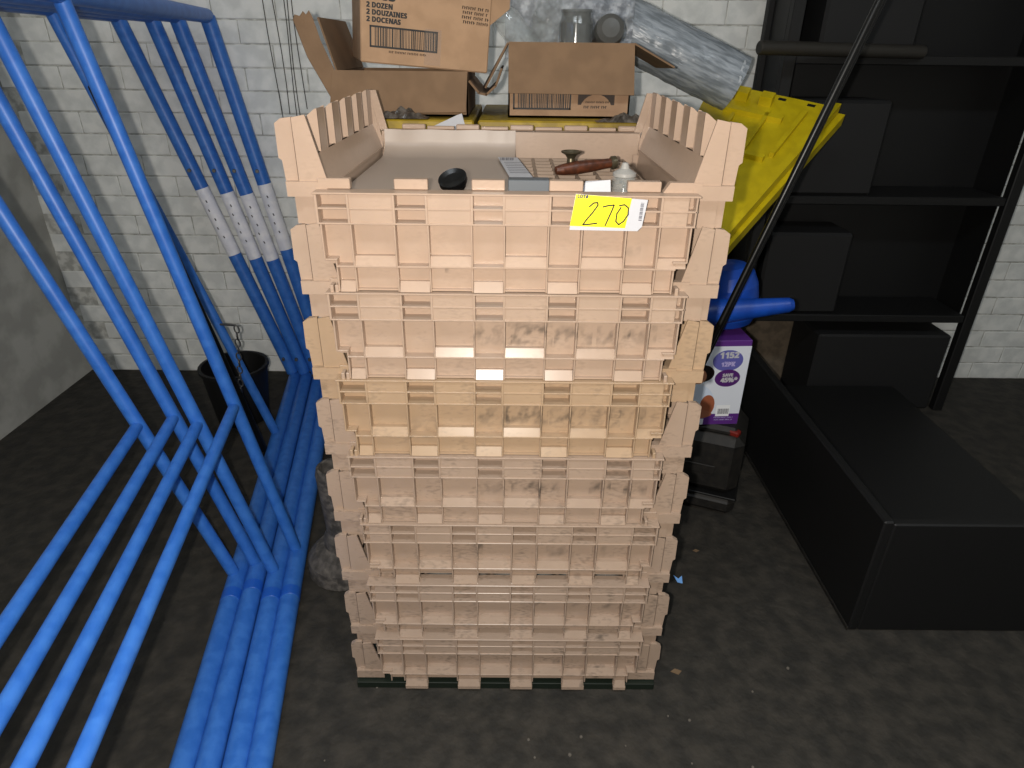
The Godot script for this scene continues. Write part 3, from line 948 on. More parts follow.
func build_right_side() -> void:
	# yellow lid standing slanted behind the stack
	var low := Vector3(0.528, 0.884, -0.64)
	var c := Vector3(1.031, 1.202, -1.20)
	var hi := Vector3(0.677, 1.265, -1.38)
	var e1 := hi - c
	var e2 := low - c
	var n := e2.cross(e1).normalized()
	if n.y < 0:
		n = -n
	# s runs in from the lower edge, t along it, k off the face
	var pt := func(s: float, t: float, k: float) -> Vector3: return c + e1 * s * (1.0 - 0.48 * t) + e2 * t + n * k
	var lid := thing("plastic_cover", "bright yellow ribbed plastic cover slanting up behind the top totes", "cover")
	var st := mb()
	panel(st, pt, 0.0, 1.0, 0.0, 1.0, -0.006, 0.0)
	obj("face_panel", st, M.yellow, lid)
	for s in [[-0.02, 0.05, -0.028, 0.014], [-0.075, -0.022, -0.055, -0.018]]:
		st = mb()
		panel(st, pt, s[0], s[1], 0.0, 1.0, s[2], s[3])
		obj("rail", st, M.yellow, lid)
	for s in [[0.16, 0.20, 0.10, 0.42], [0.42, 0.45, 0.16, 0.62], [0.68, 0.71, 0.22, 0.80], [0.30, 0.80, 0.17, 0.195], [0.22, 0.72, 0.44, 0.462], [0.30, 0.86, 0.62, 0.642]]:
		st = mb()
		panel(st, pt, s[0], s[1], s[2], s[3], 0.0, 0.016)
		obj("rib", st, M.yellow, lid)
	for s in [0.46, 0.66, 0.84]:
		st = mb()
		panel(st, pt, s, s + 0.10, 0.055, 0.10, 0.0, 0.030)
		obj("clip", st, M.yellow, lid)
	for s in [0.15, 0.38]:
		st = mb()
		panel(st, pt, s, s + 0.06, 0.02, 0.035, 0.0, 0.002)
		obj("slot", st, M.black, lid)
	# black bar leaning across
	var bar := thing("metal_bar", "thin black metal bar leaning in front of the yellow lid and blue jug", "bar")
	st = mb()
	var ba := Vector3(0.564, 0.687, -0.605)
	var bb := ba + (Vector3(0.699, 1.124, -0.615) - ba) * 2.0
	var base := ba - (bb - ba) * (ba.y / (bb.y - ba.y))
	tube(st, base, bb, 0.0085, 12)
	obj("rod", st, M.black_gloss, bar)
	st = mb()
	tube(st, base + Vector3(0.015, 0, -0.013), bb + Vector3(0.015, 0, -0.013), 0.006, 12)
	obj("rod", st, M.black_gloss, bar)
	# black tool case on the floor
	var tc := thing("tool_case", "scuffed black plastic tool case on the floor under the purple box", "case", Vector3(0.659, 0, -0.822), -0.38)
	st = mb()
	chamfer(st, Transform3D(Basis(), Vector3(0, 0.034, 0)), Vector3(0.128, 0.034, 0.125), 0.02)
	obj("lower_shell", st, M.case, tc)
	st = mb()
	chamfer(st, Transform3D(Basis(), Vector3(0, 0.180, 0)), Vector3(0.126, 0.110, 0.120), 0.03)
	obj("upper_shell", st, M.case, tc)
	st = mb()
	cbox(st, -0.13, 0.13, 0.066, 0.074, -0.123, 0.127, 0.002)
	obj("seam", st, M.black, tc)
	st = mb()
	cbox(st, -0.05, 0.05, 0.15, 0.18, 0.118, 0.124, 0.002)
	obj("emblem_plate", st, M.case, tc)
	st = mb()
	chamfer(st, Transform3D(Basis(), Vector3(0.0, 0.300, 0.02)), Vector3(0.10, 0.016, 0.085), 0.012)
	obj("tray_lid", st, M.case, tc)
	st = mb()
	chamfer(st, Transform3D(Basis.from_euler(Vector3(0, -0.3, 0)), Vector3(0.075, 0.300, 0.09)), Vector3(0.03, 0.009, 0.014), 0.004)
	chamfer(st, Transform3D(Basis(), Vector3(-0.065, 0.303, 0.10)), Vector3(0.025, 0.009, 0.012), 0.004)
	obj("latch", st, M.red, tc)
	build_purple_box()
	build_blue_jug()
	build_shelving()

func panel(st: SurfaceTool, pt: Callable, s0: float, s1: float, t0: float, t1: float, k0: float, k1: float) -> void:
	hexa(st, [pt.call(s1, t1, k1), pt.call(s0, t1, k1), pt.call(s0, t1, k0), pt.call(s1, t1, k0),
		pt.call(s1, t0, k1), pt.call(s0, t0, k1), pt.call(s0, t0, k0), pt.call(s1, t0, k0)])

func build_purple_box() -> void:
	var b := thing("retail_box", "white and purple retail carton printed with 1152 on the black tool case", "box", Vector3(0.628, 0.3165, -0.815), 0.06)
	var w := 0.085
	var h := 0.285
	var st := mb()
	cbox(st, -w, w, 0, h, -0.09, 0.09, 0.002)
	obj("carton", st, M.purple, b)
	# printed front face
	var im := Image.create(340, 570, false, Image.FORMAT_RGB8)
	im.fill(Color(0.86, 0.88, 0.92))
	var purple := Color(0.36, 0.18, 0.50)
	im.fill_rect(Rect2i(0, 490, 340, 80), purple)
	im.fill_rect(Rect2i(0, 525, 120, 45), Color(0.86, 0.88, 0.92))
	var skin := Color(0.62, 0.36, 0.25)
	for y in 570:
		for x in 340:
			var p := Vector2(x, y)
			# hair, face, shirt and folded arm of the person in the print
			if ((p - Vector2(62, 190)) / Vector2(78, 62)).length() < 1.0:
				im.set_pixel(x, y, Color(0.12, 0.08, 0.07))
			if ((p - Vector2(52, 212)) / Vector2(44, 52)).length() < 1.0:
				im.set_pixel(x, y, Color(0.74, 0.50, 0.38))
			if ((p - Vector2(50, 420)) / Vector2(118, 150)).length() < 1.0 and y < 500:
				im.set_pixel(x, y, Color(0.80, 0.85, 0.92))
			if ((p - Vector2(128, 425)) / Vector2(46, 78)).length() < 1.0:
				im.set_pixel(x, y, skin)
			if ((p - Vector2(70, 490)) / Vector2(95, 34)).length() < 1.0:
				im.set_pixel(x, y, skin.lightened(0.08))
			if ((p - Vector2(210, 100)) / Vector2(92, 74)).length() < 1.0:
				im.set_pixel(x, y, Color(0.38, 0.38, 0.66))
			if ((p - Vector2(225, 225)) / Vector2(78, 62)).length() < 1.0:
				im.set_pixel(x, y, Color(0.32, 0.14, 0.42))
	im.fill_rect(Rect2i(190, 425, 86, 84), Color(0.93, 0.94, 0.95))
	for i in 14:
		im.fill_rect(Rect2i(202 + i * 5, 452, 3 if i % 3 else 2, 40), Color(0.25, 0.25, 0.28))
	var m := mat(Color.WHITE, 0.35)
	m.albedo_texture = ImageTexture.create_from_image(im)
	st = mb()
	var z := 0.0905
	for k in [[-w, 0.0, 0, 1], [w, h - 0.018, 1, 0], [w, 0.0, 1, 1], [-w, 0.0, 0, 1], [-w, h - 0.018, 0, 0], [w, h - 0.018, 1, 0]]:
		st.set_normal(Vector3.BACK)
		st.set_uv(Vector2(k[2], k[3]))
		st.add_vertex(Vector3(k[0], k[1], z))
	var face := obj("printed_front", st, m, b)
	pic_label("1152", 0.019, M.paper, face, Vector3(-0.006, 0.221, z), 0.03, "lettering", 800)
	pic_label("12PK", 0.013, M.lilac, face, Vector3(0.002, 0.196, z), 0.03, "lettering", 700)
	pic_label("SAVE", 0.010, M.paper, face, Vector3(0.012, 0.163, z), 0.03, "lettering", 700)
	pic_label("45%*", 0.015, M.paper, face, Vector3(0.008, 0.142, z), 0.03, "lettering", 800)
	fine_print(face, M.lilac, 0.004, 0.022, 0.062, 0.0042, 2, 0.008, 65)
	face.get_child(-1).position.z = z
	fine_print(face, M.lilac, 0.008, 0.2135, 0.034, 0.0036, 1, 0.008, 66)
	face.get_child(-1).position.z = z

func build_blue_jug() -> void:
	var j := thing("blue_jug", "rounded blue plastic jug with a long spout lying on the retail carton", "jug", Vector3(0.665, 0.602, -0.84))
	var st := mb()
	var ax := Basis.from_euler(Vector3(0, 0, 0.12))
	lathe(st, Transform3D(ax, Vector3(0.0, 0.010, 0.0)), PackedVector2Array([Vector2(0, 0), Vector2(0.055, 0.0), Vector2(0.078, 0.012), Vector2(0.090, 0.035), Vector2(0.094, 0.08), Vector2(0.090, 0.13), Vector2(0.078, 0.165), Vector2(0.055, 0.185), Vector2(0.02, 0.192), Vector2(0, 0.193)]), 32)
	obj("body", st, M.jug, j)
	st = mb()
	var d := Vector3(0.245, 0.040, 0.03)
	lathe(st, Transform3D(frame_of(d), Vector3(-0.115, 0.075, 0.092)), PackedVector2Array([Vector2(0, 0), Vector2(0.034, 0.0), Vector2(0.040, 0.008), Vector2(0.038, 0.06), Vector2(0.028, 0.16), Vector2(0.021, 0.25), Vector2(0.015, 0.262), Vector2(0, 0.263)]), 24)
	obj("spout", st, M.jug, j)

func build_shelving() -> void:
	# low black platform along the right
	var p := thing("black_platform", "long low black boxed platform standing on the floor by the shelving", "platform", Vector3(0.902, 0, 0))
	var st := mb()
	cbox(st, 0, 0.025, 0.0, 0.362, -1.37, -0.20, 0.004)
	obj("side_panel", st, M.black, p)
	st = mb()
	cbox(st, 0.0255, 0.70, 0.0, 0.355, -0.225, -0.20, 0.004)
	obj("front_panel", st, M.black, p)
	st = mb()
	cbox(st, 0.0255, 0.70, 0.10, 0.125, -1.37, -0.2255, 0.004)
	obj("shelf_board", st, M.black, p)
	st = mb()
	cbox(st, -0.004, 0.0, 0.0, 0.012, -1.37, -0.20, 0.001)
	obj("edge_strip", st, M.case, p)
	# tall black steel shelving against the wall
	var s := thing("steel_shelving", "tall black steel shelving unit against the white brick wall", "shelving", Vector3(0.905, 0, -1.42))
	st = mb()
	box(st, 0.0, 0.95, 0.36, 2.25, -0.20, -0.196)
	obj("back_panel", st, M.black, s)
	for x in [0.0, 0.91]:
		st = mb()
		cbox(st, x, x + 0.04, 0.0 if x > 0.5 else 0.0, 2.25, 0.0, 0.035, 0.003)
		cbox(st, x + (0.0 if x < 0.5 else 0.036), x + (0.004 if x < 0.5 else 0.04), 0.0, 2.25, -0.035, 0.0, 0.001)
		obj("upright", st, M.black, s)
		st = mb()
		cbox(st, x, x + 0.04, 0.0, 2.25, -0.235, -0.2005, 0.003)
		obj("upright", st, M.black, s)
		st = mb()
		box(st, x + 0.018, x + 0.022, 0.40, 2.2, -0.1955, -0.0355)
		obj("side_panel", st, M.black, s)
	for y in [0.40, 0.86, 1.32, 1.78, 2.2]:
		st = mb()
		cbox(st, 0.041, 0.909, y, y + 0.03, -0.195, 0.03, 0.003)
		obj("shelf", st, M.black, s)
	# dark storage cases on its shelves
	for k in 3:
		var y: float = [0.4305, 0.8905, 1.3505][k]
		st = mb()
		chamfer(st, Transform3D(Basis(), Vector3(1.14 + 0.02 * k, y + 0.16, -1.505)), Vector3(0.16, 0.16, 0.10), 0.01)
		tag(obj("storage_case", st, M.dark_box), ["charcoal storage case on the bottom shelf of the steel shelving", "charcoal storage case on the second shelf of the steel shelving", "charcoal storage case on the third shelf of the steel shelving"][k], "case", "cases on the shelving")
	# brown board and black crate stored under the shelving
	st = mb()
	sheet(st, Vector3(0.93, 0.001, -1.655), Vector3(1.275, 0.001, -1.655), Vector3(1.275, 0.355, -1.685), Vector3(0.93, 0.355, -1.685), 0.008)
	tag(obj("fibre_board", st, M.board), "brown fibre board leaning on the wall under the steel shelving", "board")
	st = mb()
	chamfer(st, Transform3D(Basis(), Vector3(1.53, 0.17, -1.53)), Vector3(0.27, 0.17, 0.13), 0.008)
	tag(obj("black_crate", st, M.dark_box), "black crate on the floor under the steel shelving", "crate")
	# round grey pipe resting on the shelving
	st = mb()
	tube(st, Vector3(0.775, 1.367, -1.27), Vector3(1.36, 1.36, -1.385), 0.021, 20)
	tag(obj("metal_pipe", st, M.pipe), "dull grey pipe end sticking out from the steel shelving", "pipe")

# ------------------------------------------------------------------ blue barriers
var rail_x := [-0.542, -0.592, -0.648, -0.700]
var lean := [0.186, 0.228, 0.252, 0.300]

func fp(k: int, z: float, h: float) -> Vector3:
	return Vector3(rail_x[k] + 0.168 * z - lean[k] * h, 0.0265 + h, z)

func build_barriers() -> void:
	var rear := -1.60
	var front := 0.78
	var high := 1.42
	var bars := [[-0.445], [-0.355], [-0.385], [-0.345, -1.09]]
	var words := ["blue steel tube barrier leaning nearest to the tan totes", "blue steel tube barrier second from the tan totes", "blue steel tube barrier third from the tan totes", "blue steel tube barrier farthest from the tan totes, with a chain on its post"]
	for k in 4:
		var b := thing("steel_barrier", words[k], "barrier", Vector3.ZERO, 0.0, "blue barriers leaning in a row")
		var st := mb()
		tube(st, fp(k, rear, 0), fp(k, front, 0), 0.0262, 20)
		obj("bottom_rail", st, M.blue, b)
		st = mb()
		tube(st, fp(k, rear, 0.02), fp(k, rear, high), 0.0265, 20)
		obj("rear_post", st, M.blue, b)
		st = mb()
		tube(st, fp(k, front, 0.02), fp(k, front, high), 0.0235, 20)
		obj("front_post", st, M.blue, b)
		st = mb()
		tube(st, fp(k, rear, high), fp(k, front, high), 0.0235, 20)
		obj("top_rail", st, M.blue, b)
		for z in bars[k]:
			st = mb()
			tube(st, fp(k, z, 0.018), fp(k, z, high - 0.01), 0.0165, 16)
			obj("upright_bar", st, M.blue, b)
		st = mb()
		tube(st, fp(k, bars[k][0] + 0.0, 0.50), fp(k, front, 0.50), 0.0138, 16)
		obj("middle_rail", st, M.blue, b)
		# printed sleeve on the rear post
		var lo: float = [0.585, 0.54, 0.545, 0.56][k]
		var hi: float = [0.85, 0.81, 0.815, 0.83][k]
		st = mb()
		tube(st, fp(k, rear, lo), fp(k, rear, hi), 0.0273, 20)
		var sleeve := obj("label_sleeve", st, M.sleeve, b)
		sleeve.set_meta("label", "white printed label sleeve")
		for i in 5:
			st = mb()
			var o := fp(k, rear, lerpf(lo, hi, 0.3 + 0.13 * i)) + Vector3(0.006 - 0.007 * (i % 2), 0, 0.0250)
			chamfer(st, Transform3D(Basis.from_euler(Vector3(0, 0, 0.4)), o), Vector3(0.0022, 0.005, 0.0030), 0.0008)
			obj("print_mark", st, M.ink_grey, sleeve)
		for h in [0.10, 0.90]:
			st = mb()
			var c := fp(k, rear, h)
			tube(st, c + Vector3(0, 0, 0.025), c + Vector3(0.004, 0.0, 0.039), 0.007, 10)
			obj("bolt", st, M.steel, b)
		# coupling collars on the bottom rail
		st = mb()
		var cz: float = [-0.28, -0.27, -0.30, -0.27][k]
		tube(st, fp(k, cz - 0.02, 0), fp(k, cz + 0.02, 0), 0.0268, 20)
		obj("collar", st, M.blue_deep, b)
	# chain hanging from the farthest post
	var ch := thing("steel_chain", "short dark steel chain hanging from the farthest blue barrier", "chain")
	for i in 10:
		var st2 := mb()
		var t := Transform3D(Basis.from_euler(Vector3(0, 0.3 + (PI / 2 if i % 2 else 0.0), 0.12)), Vector3(-0.945 - 0.003 * i, 0.482 - 0.0262 * i, -1.06))
		torus(st2, t, 0.0075, 0.0145, 0.0026, 14, 8)
		obj("link", st2, M.steel, ch)
	var st3 := mb()
	tube(st3, Vector3(-0.944, 0.496, -1.06), Vector3(-1.012, 0.490, -1.083), 0.004, 8)
	obj("hook", st3, M.steel, ch)
	# black pipe standing among the barriers
	st3 = mb()
	tube(st3, Vector3(-0.905, 0.03, -0.985), Vector3(-1.20, 1.25, -1.03), 0.019, 18)
	tag(obj("black_pipe", st3, M.black), "black pipe standing slanted between the blue barriers", "pipe")
	# dark tub against the wall behind the barriers
	var tub := thing("dark_tub", "dark plastic tub on the floor behind the blue barriers", "tub", Vector3(-1.09, 0, -1.29))
	st3 = mb()
	lathe(st3, Transform3D(), PackedVector2Array([Vector2(0, 0), Vector2(0.10, 0), Vector2(0.125, 0.22), Vector2(0.132, 0.222), Vector2(0.132, 0.235), Vector2(0.12, 0.235), Vector2(0.095, 0.02), Vector2(0, 0.015)]), 28)
	obj("body", st3, M.black, tub)

func build_pot() -> void:
	# grey cast foot with a dark socket, between rail and stack
	var p := thing("stand_foot", "grey cast concrete foot with an upright socket between barrier and totes", "stand", Vector3(-0.467, 0, -0.43))
	var st := mb()
	lathe(st, Transform3D(), PackedVector2Array([Vector2(0, 0), Vector2(0.106, 0), Vector2(0.112, 0.006), Vector2(0.111, 0.02), Vector2(0.108, 0.05), Vector2(0.085, 0.075), Vector2(0.06, 0.085), Vector2(0, 0.088)]), 32)
	obj("foot", st, M.concrete_pale, p)
	st = mb()
	lathe(st, Transform3D(Basis.from_euler(Vector3(0, 0, 0.05)), Vector3(0.0, 0.083, -0.01)), PackedVector2Array([Vector2(0, 0), Vector2(0.062, 0), Vector2(0.058, 0.03), Vector2(0.047, 0.05), Vector2(0.047, 0.24), Vector2(0.042, 0.26), Vector2(0.034, 0.26), Vector2(0.034, 0.08), Vector2(0, 0.08)]), 24)
	obj("socket", st, M.concrete_pale, p)

# ------------------------------------------------------------------ room
func build_room() -> void:
	var st := mb()
	box(st, -1.95, 2.6, -0.12, 0.0, -1.9, 4.2)
	struct("floor", st, M.floor)
	st = mb()
	box(st, -1.95, 2.6, 3.2, 3.3, -1.9, 4.2)
	struct("ceiling", st, M.plaster)
	st = mb()
	box(st, -2.05, -1.95, 0, 3.2, -1.9, 4.2)
	struct("wall_left", st, M.plaster)
	st = mb()
	box(st, 2.6, 2.7, 0, 3.2, -1.9, 4.2)
	struct("wall_right", st, M.plaster)
	st = mb()
	box(st, -1.95, 2.6, 0, 3.2, 4.2, 4.3)
	struct("wall_front", st, M.plaster)
	# painted brick wall: a mortar bed with every brick proud of it
	st = mb()
	box(st, -1.95, 2.6, 0, 3.2, -1.9, -1.7025)
	var wall := struct("wall_back", st, M.mortar)
	var meshes: Array = []
	for k in 6:
		st = mb()
		var hw := 0.1158 if k < 4 else 0.055
		var hh := 0.0383 - 0.0005 * (k % 3)
		chamfer(st, Transform3D(Basis.from_euler(Vector3(0.006 * (k % 3 - 1), 0.006 * (k % 2), 0.004 * (k % 3 - 1))), Vector3.ZERO), Vector3(hw, hh, 0.02), 0.0025)
		meshes.append(st.commit())
	var far := mb()
	var row := 0
	var y := 0.0
	while y < 3.15:
		var x := -1.95 + (0.0 if row % 2 else 0.1175)
		if row % 5 == 3:
			x += 0.03
		while x < 2.55:
			var kk := rng.randi() % 4
			var p := Vector3(x + 0.1175, y + 0.04, -1.7200 + rng.randf_range(-0.0012, 0.0012))
			if y < 1.60 and y > 0.15 and x > -1.93 and x < 1.00 and wall.get_child_count() < 300:
				var o := MeshInstance3D.new()
				o.mesh = meshes[kk]
				o.material_override = M.brick
				o.name = numbered("brick", wall)
				o.position = p
				wall.add_child(o)
			else:
				far.append_from(meshes[kk], 0, Transform3D(Basis(), p))
			x += 0.235
		y += 0.08
		row += 1
	var rest := MeshInstance3D.new()
	rest.mesh = far.commit()
	rest.material_override = M.brick
	rest.name = "brickwork"
	rest.set_meta("kind", "stuff")
	wall.add_child(rest)
	# thin dark cables hanging down the wall
	for c in [[-0.905, -0.893, 1.06], [-0.878, -0.862, 1.12], [-0.838, -0.828, 1.10], [-0.812, -0.818, 1.05], [-0.79, -0.795, 1.14]]:
		st = mb()
		var pts: Array = []
		for i in 12:
			var t := i / 11.0
			pts.append(Vector3(lerpf(c[0], c[1], t) + 0.006 * sin(t * 9.0 + c[0] * 50.0), lerpf(2.3, c[2], t), -1.695))
		path_tube(st, pts, 0.0016, 6)
		tag(obj("wall_cable", st, M.cable), "thin dark cable hanging down the white brick wall behind the boxes", "cable", "cables on the brick wall")
	# small litter on the floor
	st = mb()
	prism(st, PackedVector2Array([Vector2(-0.012, 0.012), Vector2(0.0, 0.001), Vector2(0.012, 0.010), Vector2(0.010, -0.014), Vector2(-0.004, -0.010)]), 0.0, 0.002)
	var chip := obj("plastic_chip", st, M.chip)
	chip.position = Vector3(0.494, 0.003, -0.378)
	chip.rotation.x = -1.2
	tag(chip, "small light blue plastic chip on the floor", "litter")
	st = mb()
	prism(st, PackedVector2Array([Vector2(-0.014, 0.0), Vector2(-0.002, 0.008), Vector2(0.014, 0.002), Vector2(0.004, -0.008)]), 0.0, 0.0015)
	var leaf := obj("dry_leaf", st, M.leaf)
	leaf.position = Vector3(0.418, 0.001, -0.067)
	leaf.rotation.x = -1.45
	tag(leaf, "dry brown leaf scrap on the floor beside the dolly", "litter")
	st = mb()
	prism(st, PackedVector2Array([Vector2(-0.010, 0.0), Vector2(0.0, 0.006), Vector2(0.011, 0.0), Vector2(0.0, -0.006)]), 0.0, 0.0015)
	leaf = obj("dry_leaf", st, M.leaf)
	leaf.position = Vector3(0.576, 0.001, -0.50)
	leaf.rotation.x = -1.45
	tag(leaf, "dry brown leaf scrap on the floor in front of the tool case", "litter")
	var g := RandomNumberGenerator.new()
	g.seed = 77
	for i in 26:
		st = mb()
		var r := g.randf_range(0.002, 0.0045)
		lathe(st, Transform3D(Basis.from_euler(Vector3(g.randf(), g.randf(), g.randf())), Vector3(g.randf_range(-0.42, 0.85), r * 0.6, g.randf_range(-0.1, 0.42) if i % 2 else g.randf_range(0.08, 0.30))), PackedVector2Array([Vector2(0, -r * 0.6), Vector2(r, -r * 0.2), Vector2(r * 0.8, r * 0.4), Vector2(0, r * 0.7)]), 6)
		tag(obj("grit_crumb", st, M.grit), "tiny pale crumb of grit on the dark concrete floor", "grit", "grit crumbs on the floor")

func lamp(at: Vector3, e: float) -> void:
	var l := thing("ceiling_lamp", "flat fluorescent ceiling lamp with a white housing behind the photographer" if at.x < 0 else "flat fluorescent ceiling lamp with a white housing over the right aisle", "lamp", at)
	var st := mb()
	cbox(st, -0.62, 0.62, 0.0, 0.06, -0.16, 0.16, 0.01)
	obj("housing", st, M.plaster, l)
	st = mb()
	cbox(st, -0.60, 0.60, -0.012, -0.001, -0.14, 0.14, 0.003)
	obj("diffuser", st, M.glow, l)
	var a := AreaLight3D.new()
	a.name = "lamp_light"
	a.area_size = Vector2(1.2, 0.28)
	a.light_energy = e
	a.light_color = Color(0.93, 0.97, 1.0)
	a.area_range = 12.0
	a.area_attenuation = 2.0
	a.shadow_enabled = true
	a.rotation.x = -PI / 2
	a.position = Vector3(0, -0.02, 0)
	l.add_child(a)

func build_materials() -> void:
	M.green = mat(Color(0.05, 0.095, 0.055), 0.6)
	M.rack = mat(Color(0.52, 0.44, 0.37), 0.5)
	M.film_sheet = mat(Color(0.64, 0.58, 0.53), 0.46)
	M.film_sheet.metallic_specular = 0.6
	M.paper = mat(Color(0.735, 0.735, 0.75), 0.55)
	M.lot_yellow = mat(Color(0.98, 0.92, 0.02), 0.5)
	M.ink = mat(Color(0.05, 0.05, 0.055), 0.6)
	M.ink_grey = mat(Color(0.28, 0.28, 0.32), 0.6)
	M.ink_brown = mat(Color(0.20, 0.15, 0.12), 0.7)
	M.brass = mat(Color(0.38, 0.35, 0.28), 0.35, 0.7)
	M.redwood = textured(0.02, Color(0.23, 0.12, 0.07), Color(0.36, 0.19, 0.11), 6.0, 0.4, 0.0, 3)
	M.black = mat(Color(0.022, 0.022, 0.025), 0.6)
	M.black_gloss = mat(Color(0.03, 0.03, 0.033), 0.35)
	M.dark_box = mat(Color(0.06, 0.06, 0.065), 0.7)
	M.slate = mat(Color(0.33, 0.35, 0.37), 0.5)
	M.frosted = mat(Color(0.60, 0.59, 0.57), 0.35)
	M.glass = mat(Color(0.80, 0.84, 0.84, 0.09), 0.05)
	M.glass.transparency = BaseMaterial3D.TRANSPARENCY_ALPHA
	M.glass_grey = mat(Color(0.45, 0.46, 0.45, 0.36), 0.08)
	M.glass_grey.transparency = BaseMaterial3D.TRANSPARENCY_ALPHA
	M.glass_dark = mat(Color(0.33, 0.33, 0.32), 0.3)
	M.tape = mat(Color(0.85, 0.80, 0.76, 0.06), 0.14)
	M.tape.transparency = BaseMaterial3D.TRANSPARENCY_ALPHA
	M.yellow = textured(0.01, Color(0.76, 0.67, 0.05), Color(0.82, 0.73, 0.07), 3.0, 0.42, 0.0, 5)
	M.yellow_dull = textured(0.012, Color(0.56, 0.46, 0.10), Color(0.66, 0.55, 0.12), 3.0, 0.5, 0.0, 45)
	M.film = textured(0.02, Color(0.50, 0.53, 0.56), Color(0.66, 0.69, 0.72), 4.0, 0.26, 0.05, 9)
	M.film.uv1_triplanar = false
	M.film.uv1_scale = Vector3(3.0, 0.5, 1.0)
	M.film.transparency = BaseMaterial3D.TRANSPARENCY_ALPHA
	M.film.albedo_color = Color(1, 1, 1, 0.82)
	M.film_bag = textured(0.015, Color(0.52, 0.54, 0.57), Color(0.80, 0.82, 0.85), 4.0, 0.2, 0.2, 19)
	M.film_bag.transparency = BaseMaterial3D.TRANSPARENCY_ALPHA
	M.film_bag.albedo_color = Color(1, 1, 1, 0.6)
	M.dark_film = textured(0.02, Color(0.20, 0.18, 0.16), Color(0.42, 0.39, 0.36), 4.0, 0.25, 0.1, 12)
	M.film_core = mat(Color(0.70, 0.72, 0.74), 0.5)
	M.card = textured(0.01, Color(0.58, 0.46, 0.36), Color(0.63, 0.51, 0.40), 2.0, 0.85, 0.0, 14)
	M.card_dark = textured(0.01, Color(0.47, 0.37, 0.275), Color(0.51, 0.405, 0.305), 2.0, 0.88, 0.0, 15)
	M.card_print = textured(0.012, Color(0.66, 0.53, 0.41), Color(0.71, 0.575, 0.45), 2.0, 0.85, 0.0, 16)
	M.case = textured(0.02, Color(0.07, 0.065, 0.06), Color(0.13, 0.12, 0.105), 3.0, 0.6, 0.0, 17)
	M.red = mat(Color(0.45, 0.10, 0.06), 0.5)
	M.purple = mat(Color(0.36, 0.18, 0.50), 0.4)
	M.lilac = mat(Color(0.70, 0.66, 0.85), 0.5)
	M.jug = textured(0.01, Color(0.05, 0.24, 0.60), Color(0.07, 0.29, 0.68), 3.0, 0.4, 0.0, 18)
	M.pipe = mat(Color(0.20, 0.19, 0.175), 0.5, 0.3)
	M.steel = mat(Color(0.40, 0.40, 0.40), 0.4, 0.7)
	M.blue = textured(0.015, Color(0.17, 0.40, 0.74), Color(0.23, 0.46, 0.79), 3.0, 0.42, 0.0, 22)
	M.blue_deep = mat(Color(0.12, 0.36, 0.75), 0.4)
	M.sleeve = textured(0.01, Color(0.86, 0.87, 0.92), Color(0.95, 0.95, 0.98), 3.0, 0.5, 0.0, 23)
	M.concrete_pale = textured(0.015, Color(0.22, 0.21, 0.20), Color(0.40, 0.38, 0.36), 4.0, 0.9, 0.1, 24)
	M.board = textured(0.012, Color(0.36, 0.32, 0.27), Color(0.44, 0.39, 0.33), 3.0, 0.9, 0.0, 55)
	M.floor = textured(0.02, Color(0.135, 0.127, 0.11), Color(0.205, 0.19, 0.166), 1.3, 0.82, 0.15, 25, 0.25, 0.75)
	M.plaster = textured(0.01, Color(0.62, 0.62, 0.60), Color(0.70, 0.70, 0.68), 1.0, 0.9, 0.0, 26)
	M.mortar = textured(0.02, Color(0.66, 0.66, 0.64), Color(0.82, 0.82, 0.80), 2.0, 0.9, 0.03, 27)
	M.brick = textured(0.012, Color(0.86, 0.87, 0.86), Color(0.93, 0.935, 0.925), 1.6, 0.7, 0.025, 28)
	M.cable = mat(Color(0.16, 0.16, 0.16), 0.7)
	M.chip = mat(Color(0.45, 0.66, 0.92), 0.4)
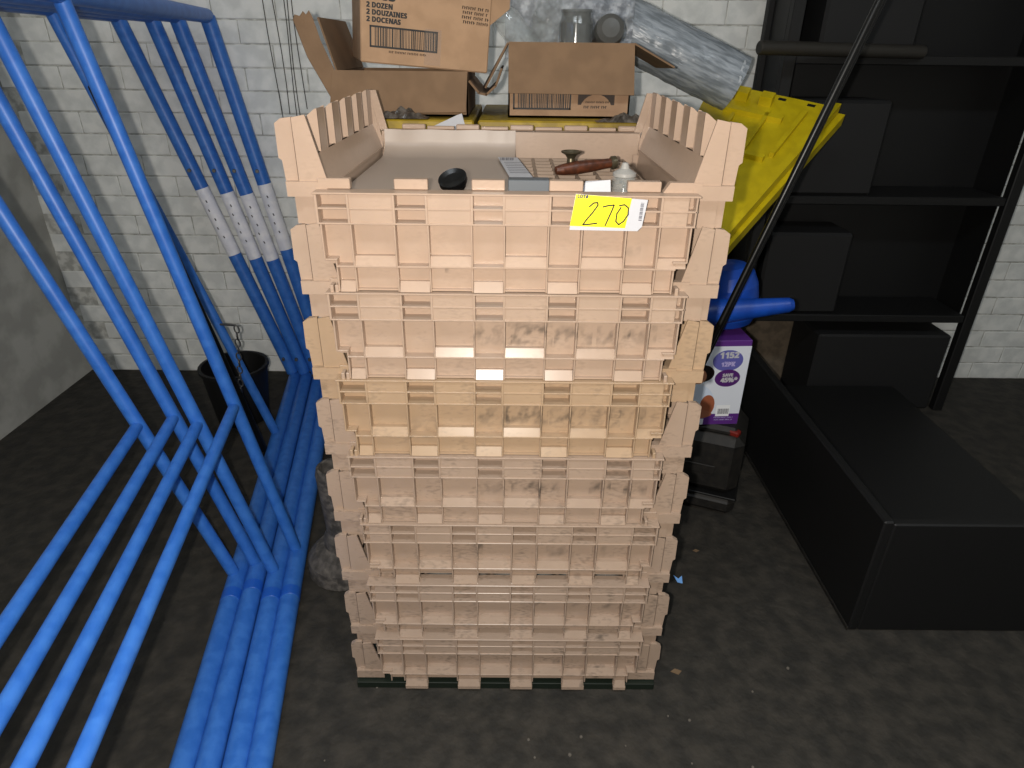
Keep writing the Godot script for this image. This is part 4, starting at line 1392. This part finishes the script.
	M.leaf = mat(Color(0.42, 0.34, 0.25), 0.8)
	M.grit = mat(Color(0.36, 0.34, 0.31), 0.9)
	M.glow = mat(Color(0.9, 0.9, 0.9), 0.6)
	M.glow.emission_enabled = true
	M.glow.emission = Color(0.93, 0.97, 1.0)
	M.glow.emission_energy_multiplier = 0.6
	for k in M:
		if M[k].uv1_triplanar:
			M[k].uv1_world_triplanar = true

func _ready() -> void:
	rng.seed = 4
	# camera
	var cam := Camera3D.new()
	cam.name = "camera"
	cam.fov = rad_to_deg(2.0 * atan(384.0 / 646.0))
	cam.near = 0.02
	var pitch := deg_to_rad(27.42)
	var yaw := deg_to_rad(-0.33)
	var roll := deg_to_rad(0.70)
	cam.basis = Basis(Vector3.UP, yaw) * Basis(Vector3.RIGHT, -pitch) * Basis(Vector3.BACK, roll)
	cam.position = Vector3(0.0, 1.355, 1.016)
	add_child(cam)
	cam.current = true
	# environment: an indoor room, no sky light
	var we := WorldEnvironment.new()
	we.name = "environment"
	var env := Environment.new()
	env.background_mode = Environment.BG_COLOR
	env.background_color = Color(0.02, 0.02, 0.02)
	env.tonemap_mode = Environment.TONE_MAPPER_LINEAR
	env.tonemap_exposure = 1.0
	env.sdfgi_enabled = true
	env.ssao_enabled = true
	env.ssil_enabled = true
	we.environment = env
	add_child(we)
	# the phone's flash, just left of the lens
	var flash := OmniLight3D.new()
	flash.name = "camera_flash"
	flash.position = cam.position + cam.basis * Vector3(-0.05, 0.0, 0.012)
	flash.light_energy = 1.95
	flash.light_color = Color(1.0, 0.97, 0.93)
	flash.light_size = 0.006
	flash.omni_range = 12.0
	flash.omni_attenuation = 2.0
	flash.shadow_enabled = true
	add_child(flash)
	build_materials()
	lamp(Vector3(-0.6, 3.13, 1.2), 1.9)
	lamp(Vector3(1.2, 3.13, 1.2), 1.9)
	build_room()
	build_totes()
	build_barriers()
	build_yellow_totes()
	build_boxes()
	build_film_roll()
	build_right_side()
	build_pot()
	build_top_contents()
	build_sticker()
	build_glasses()
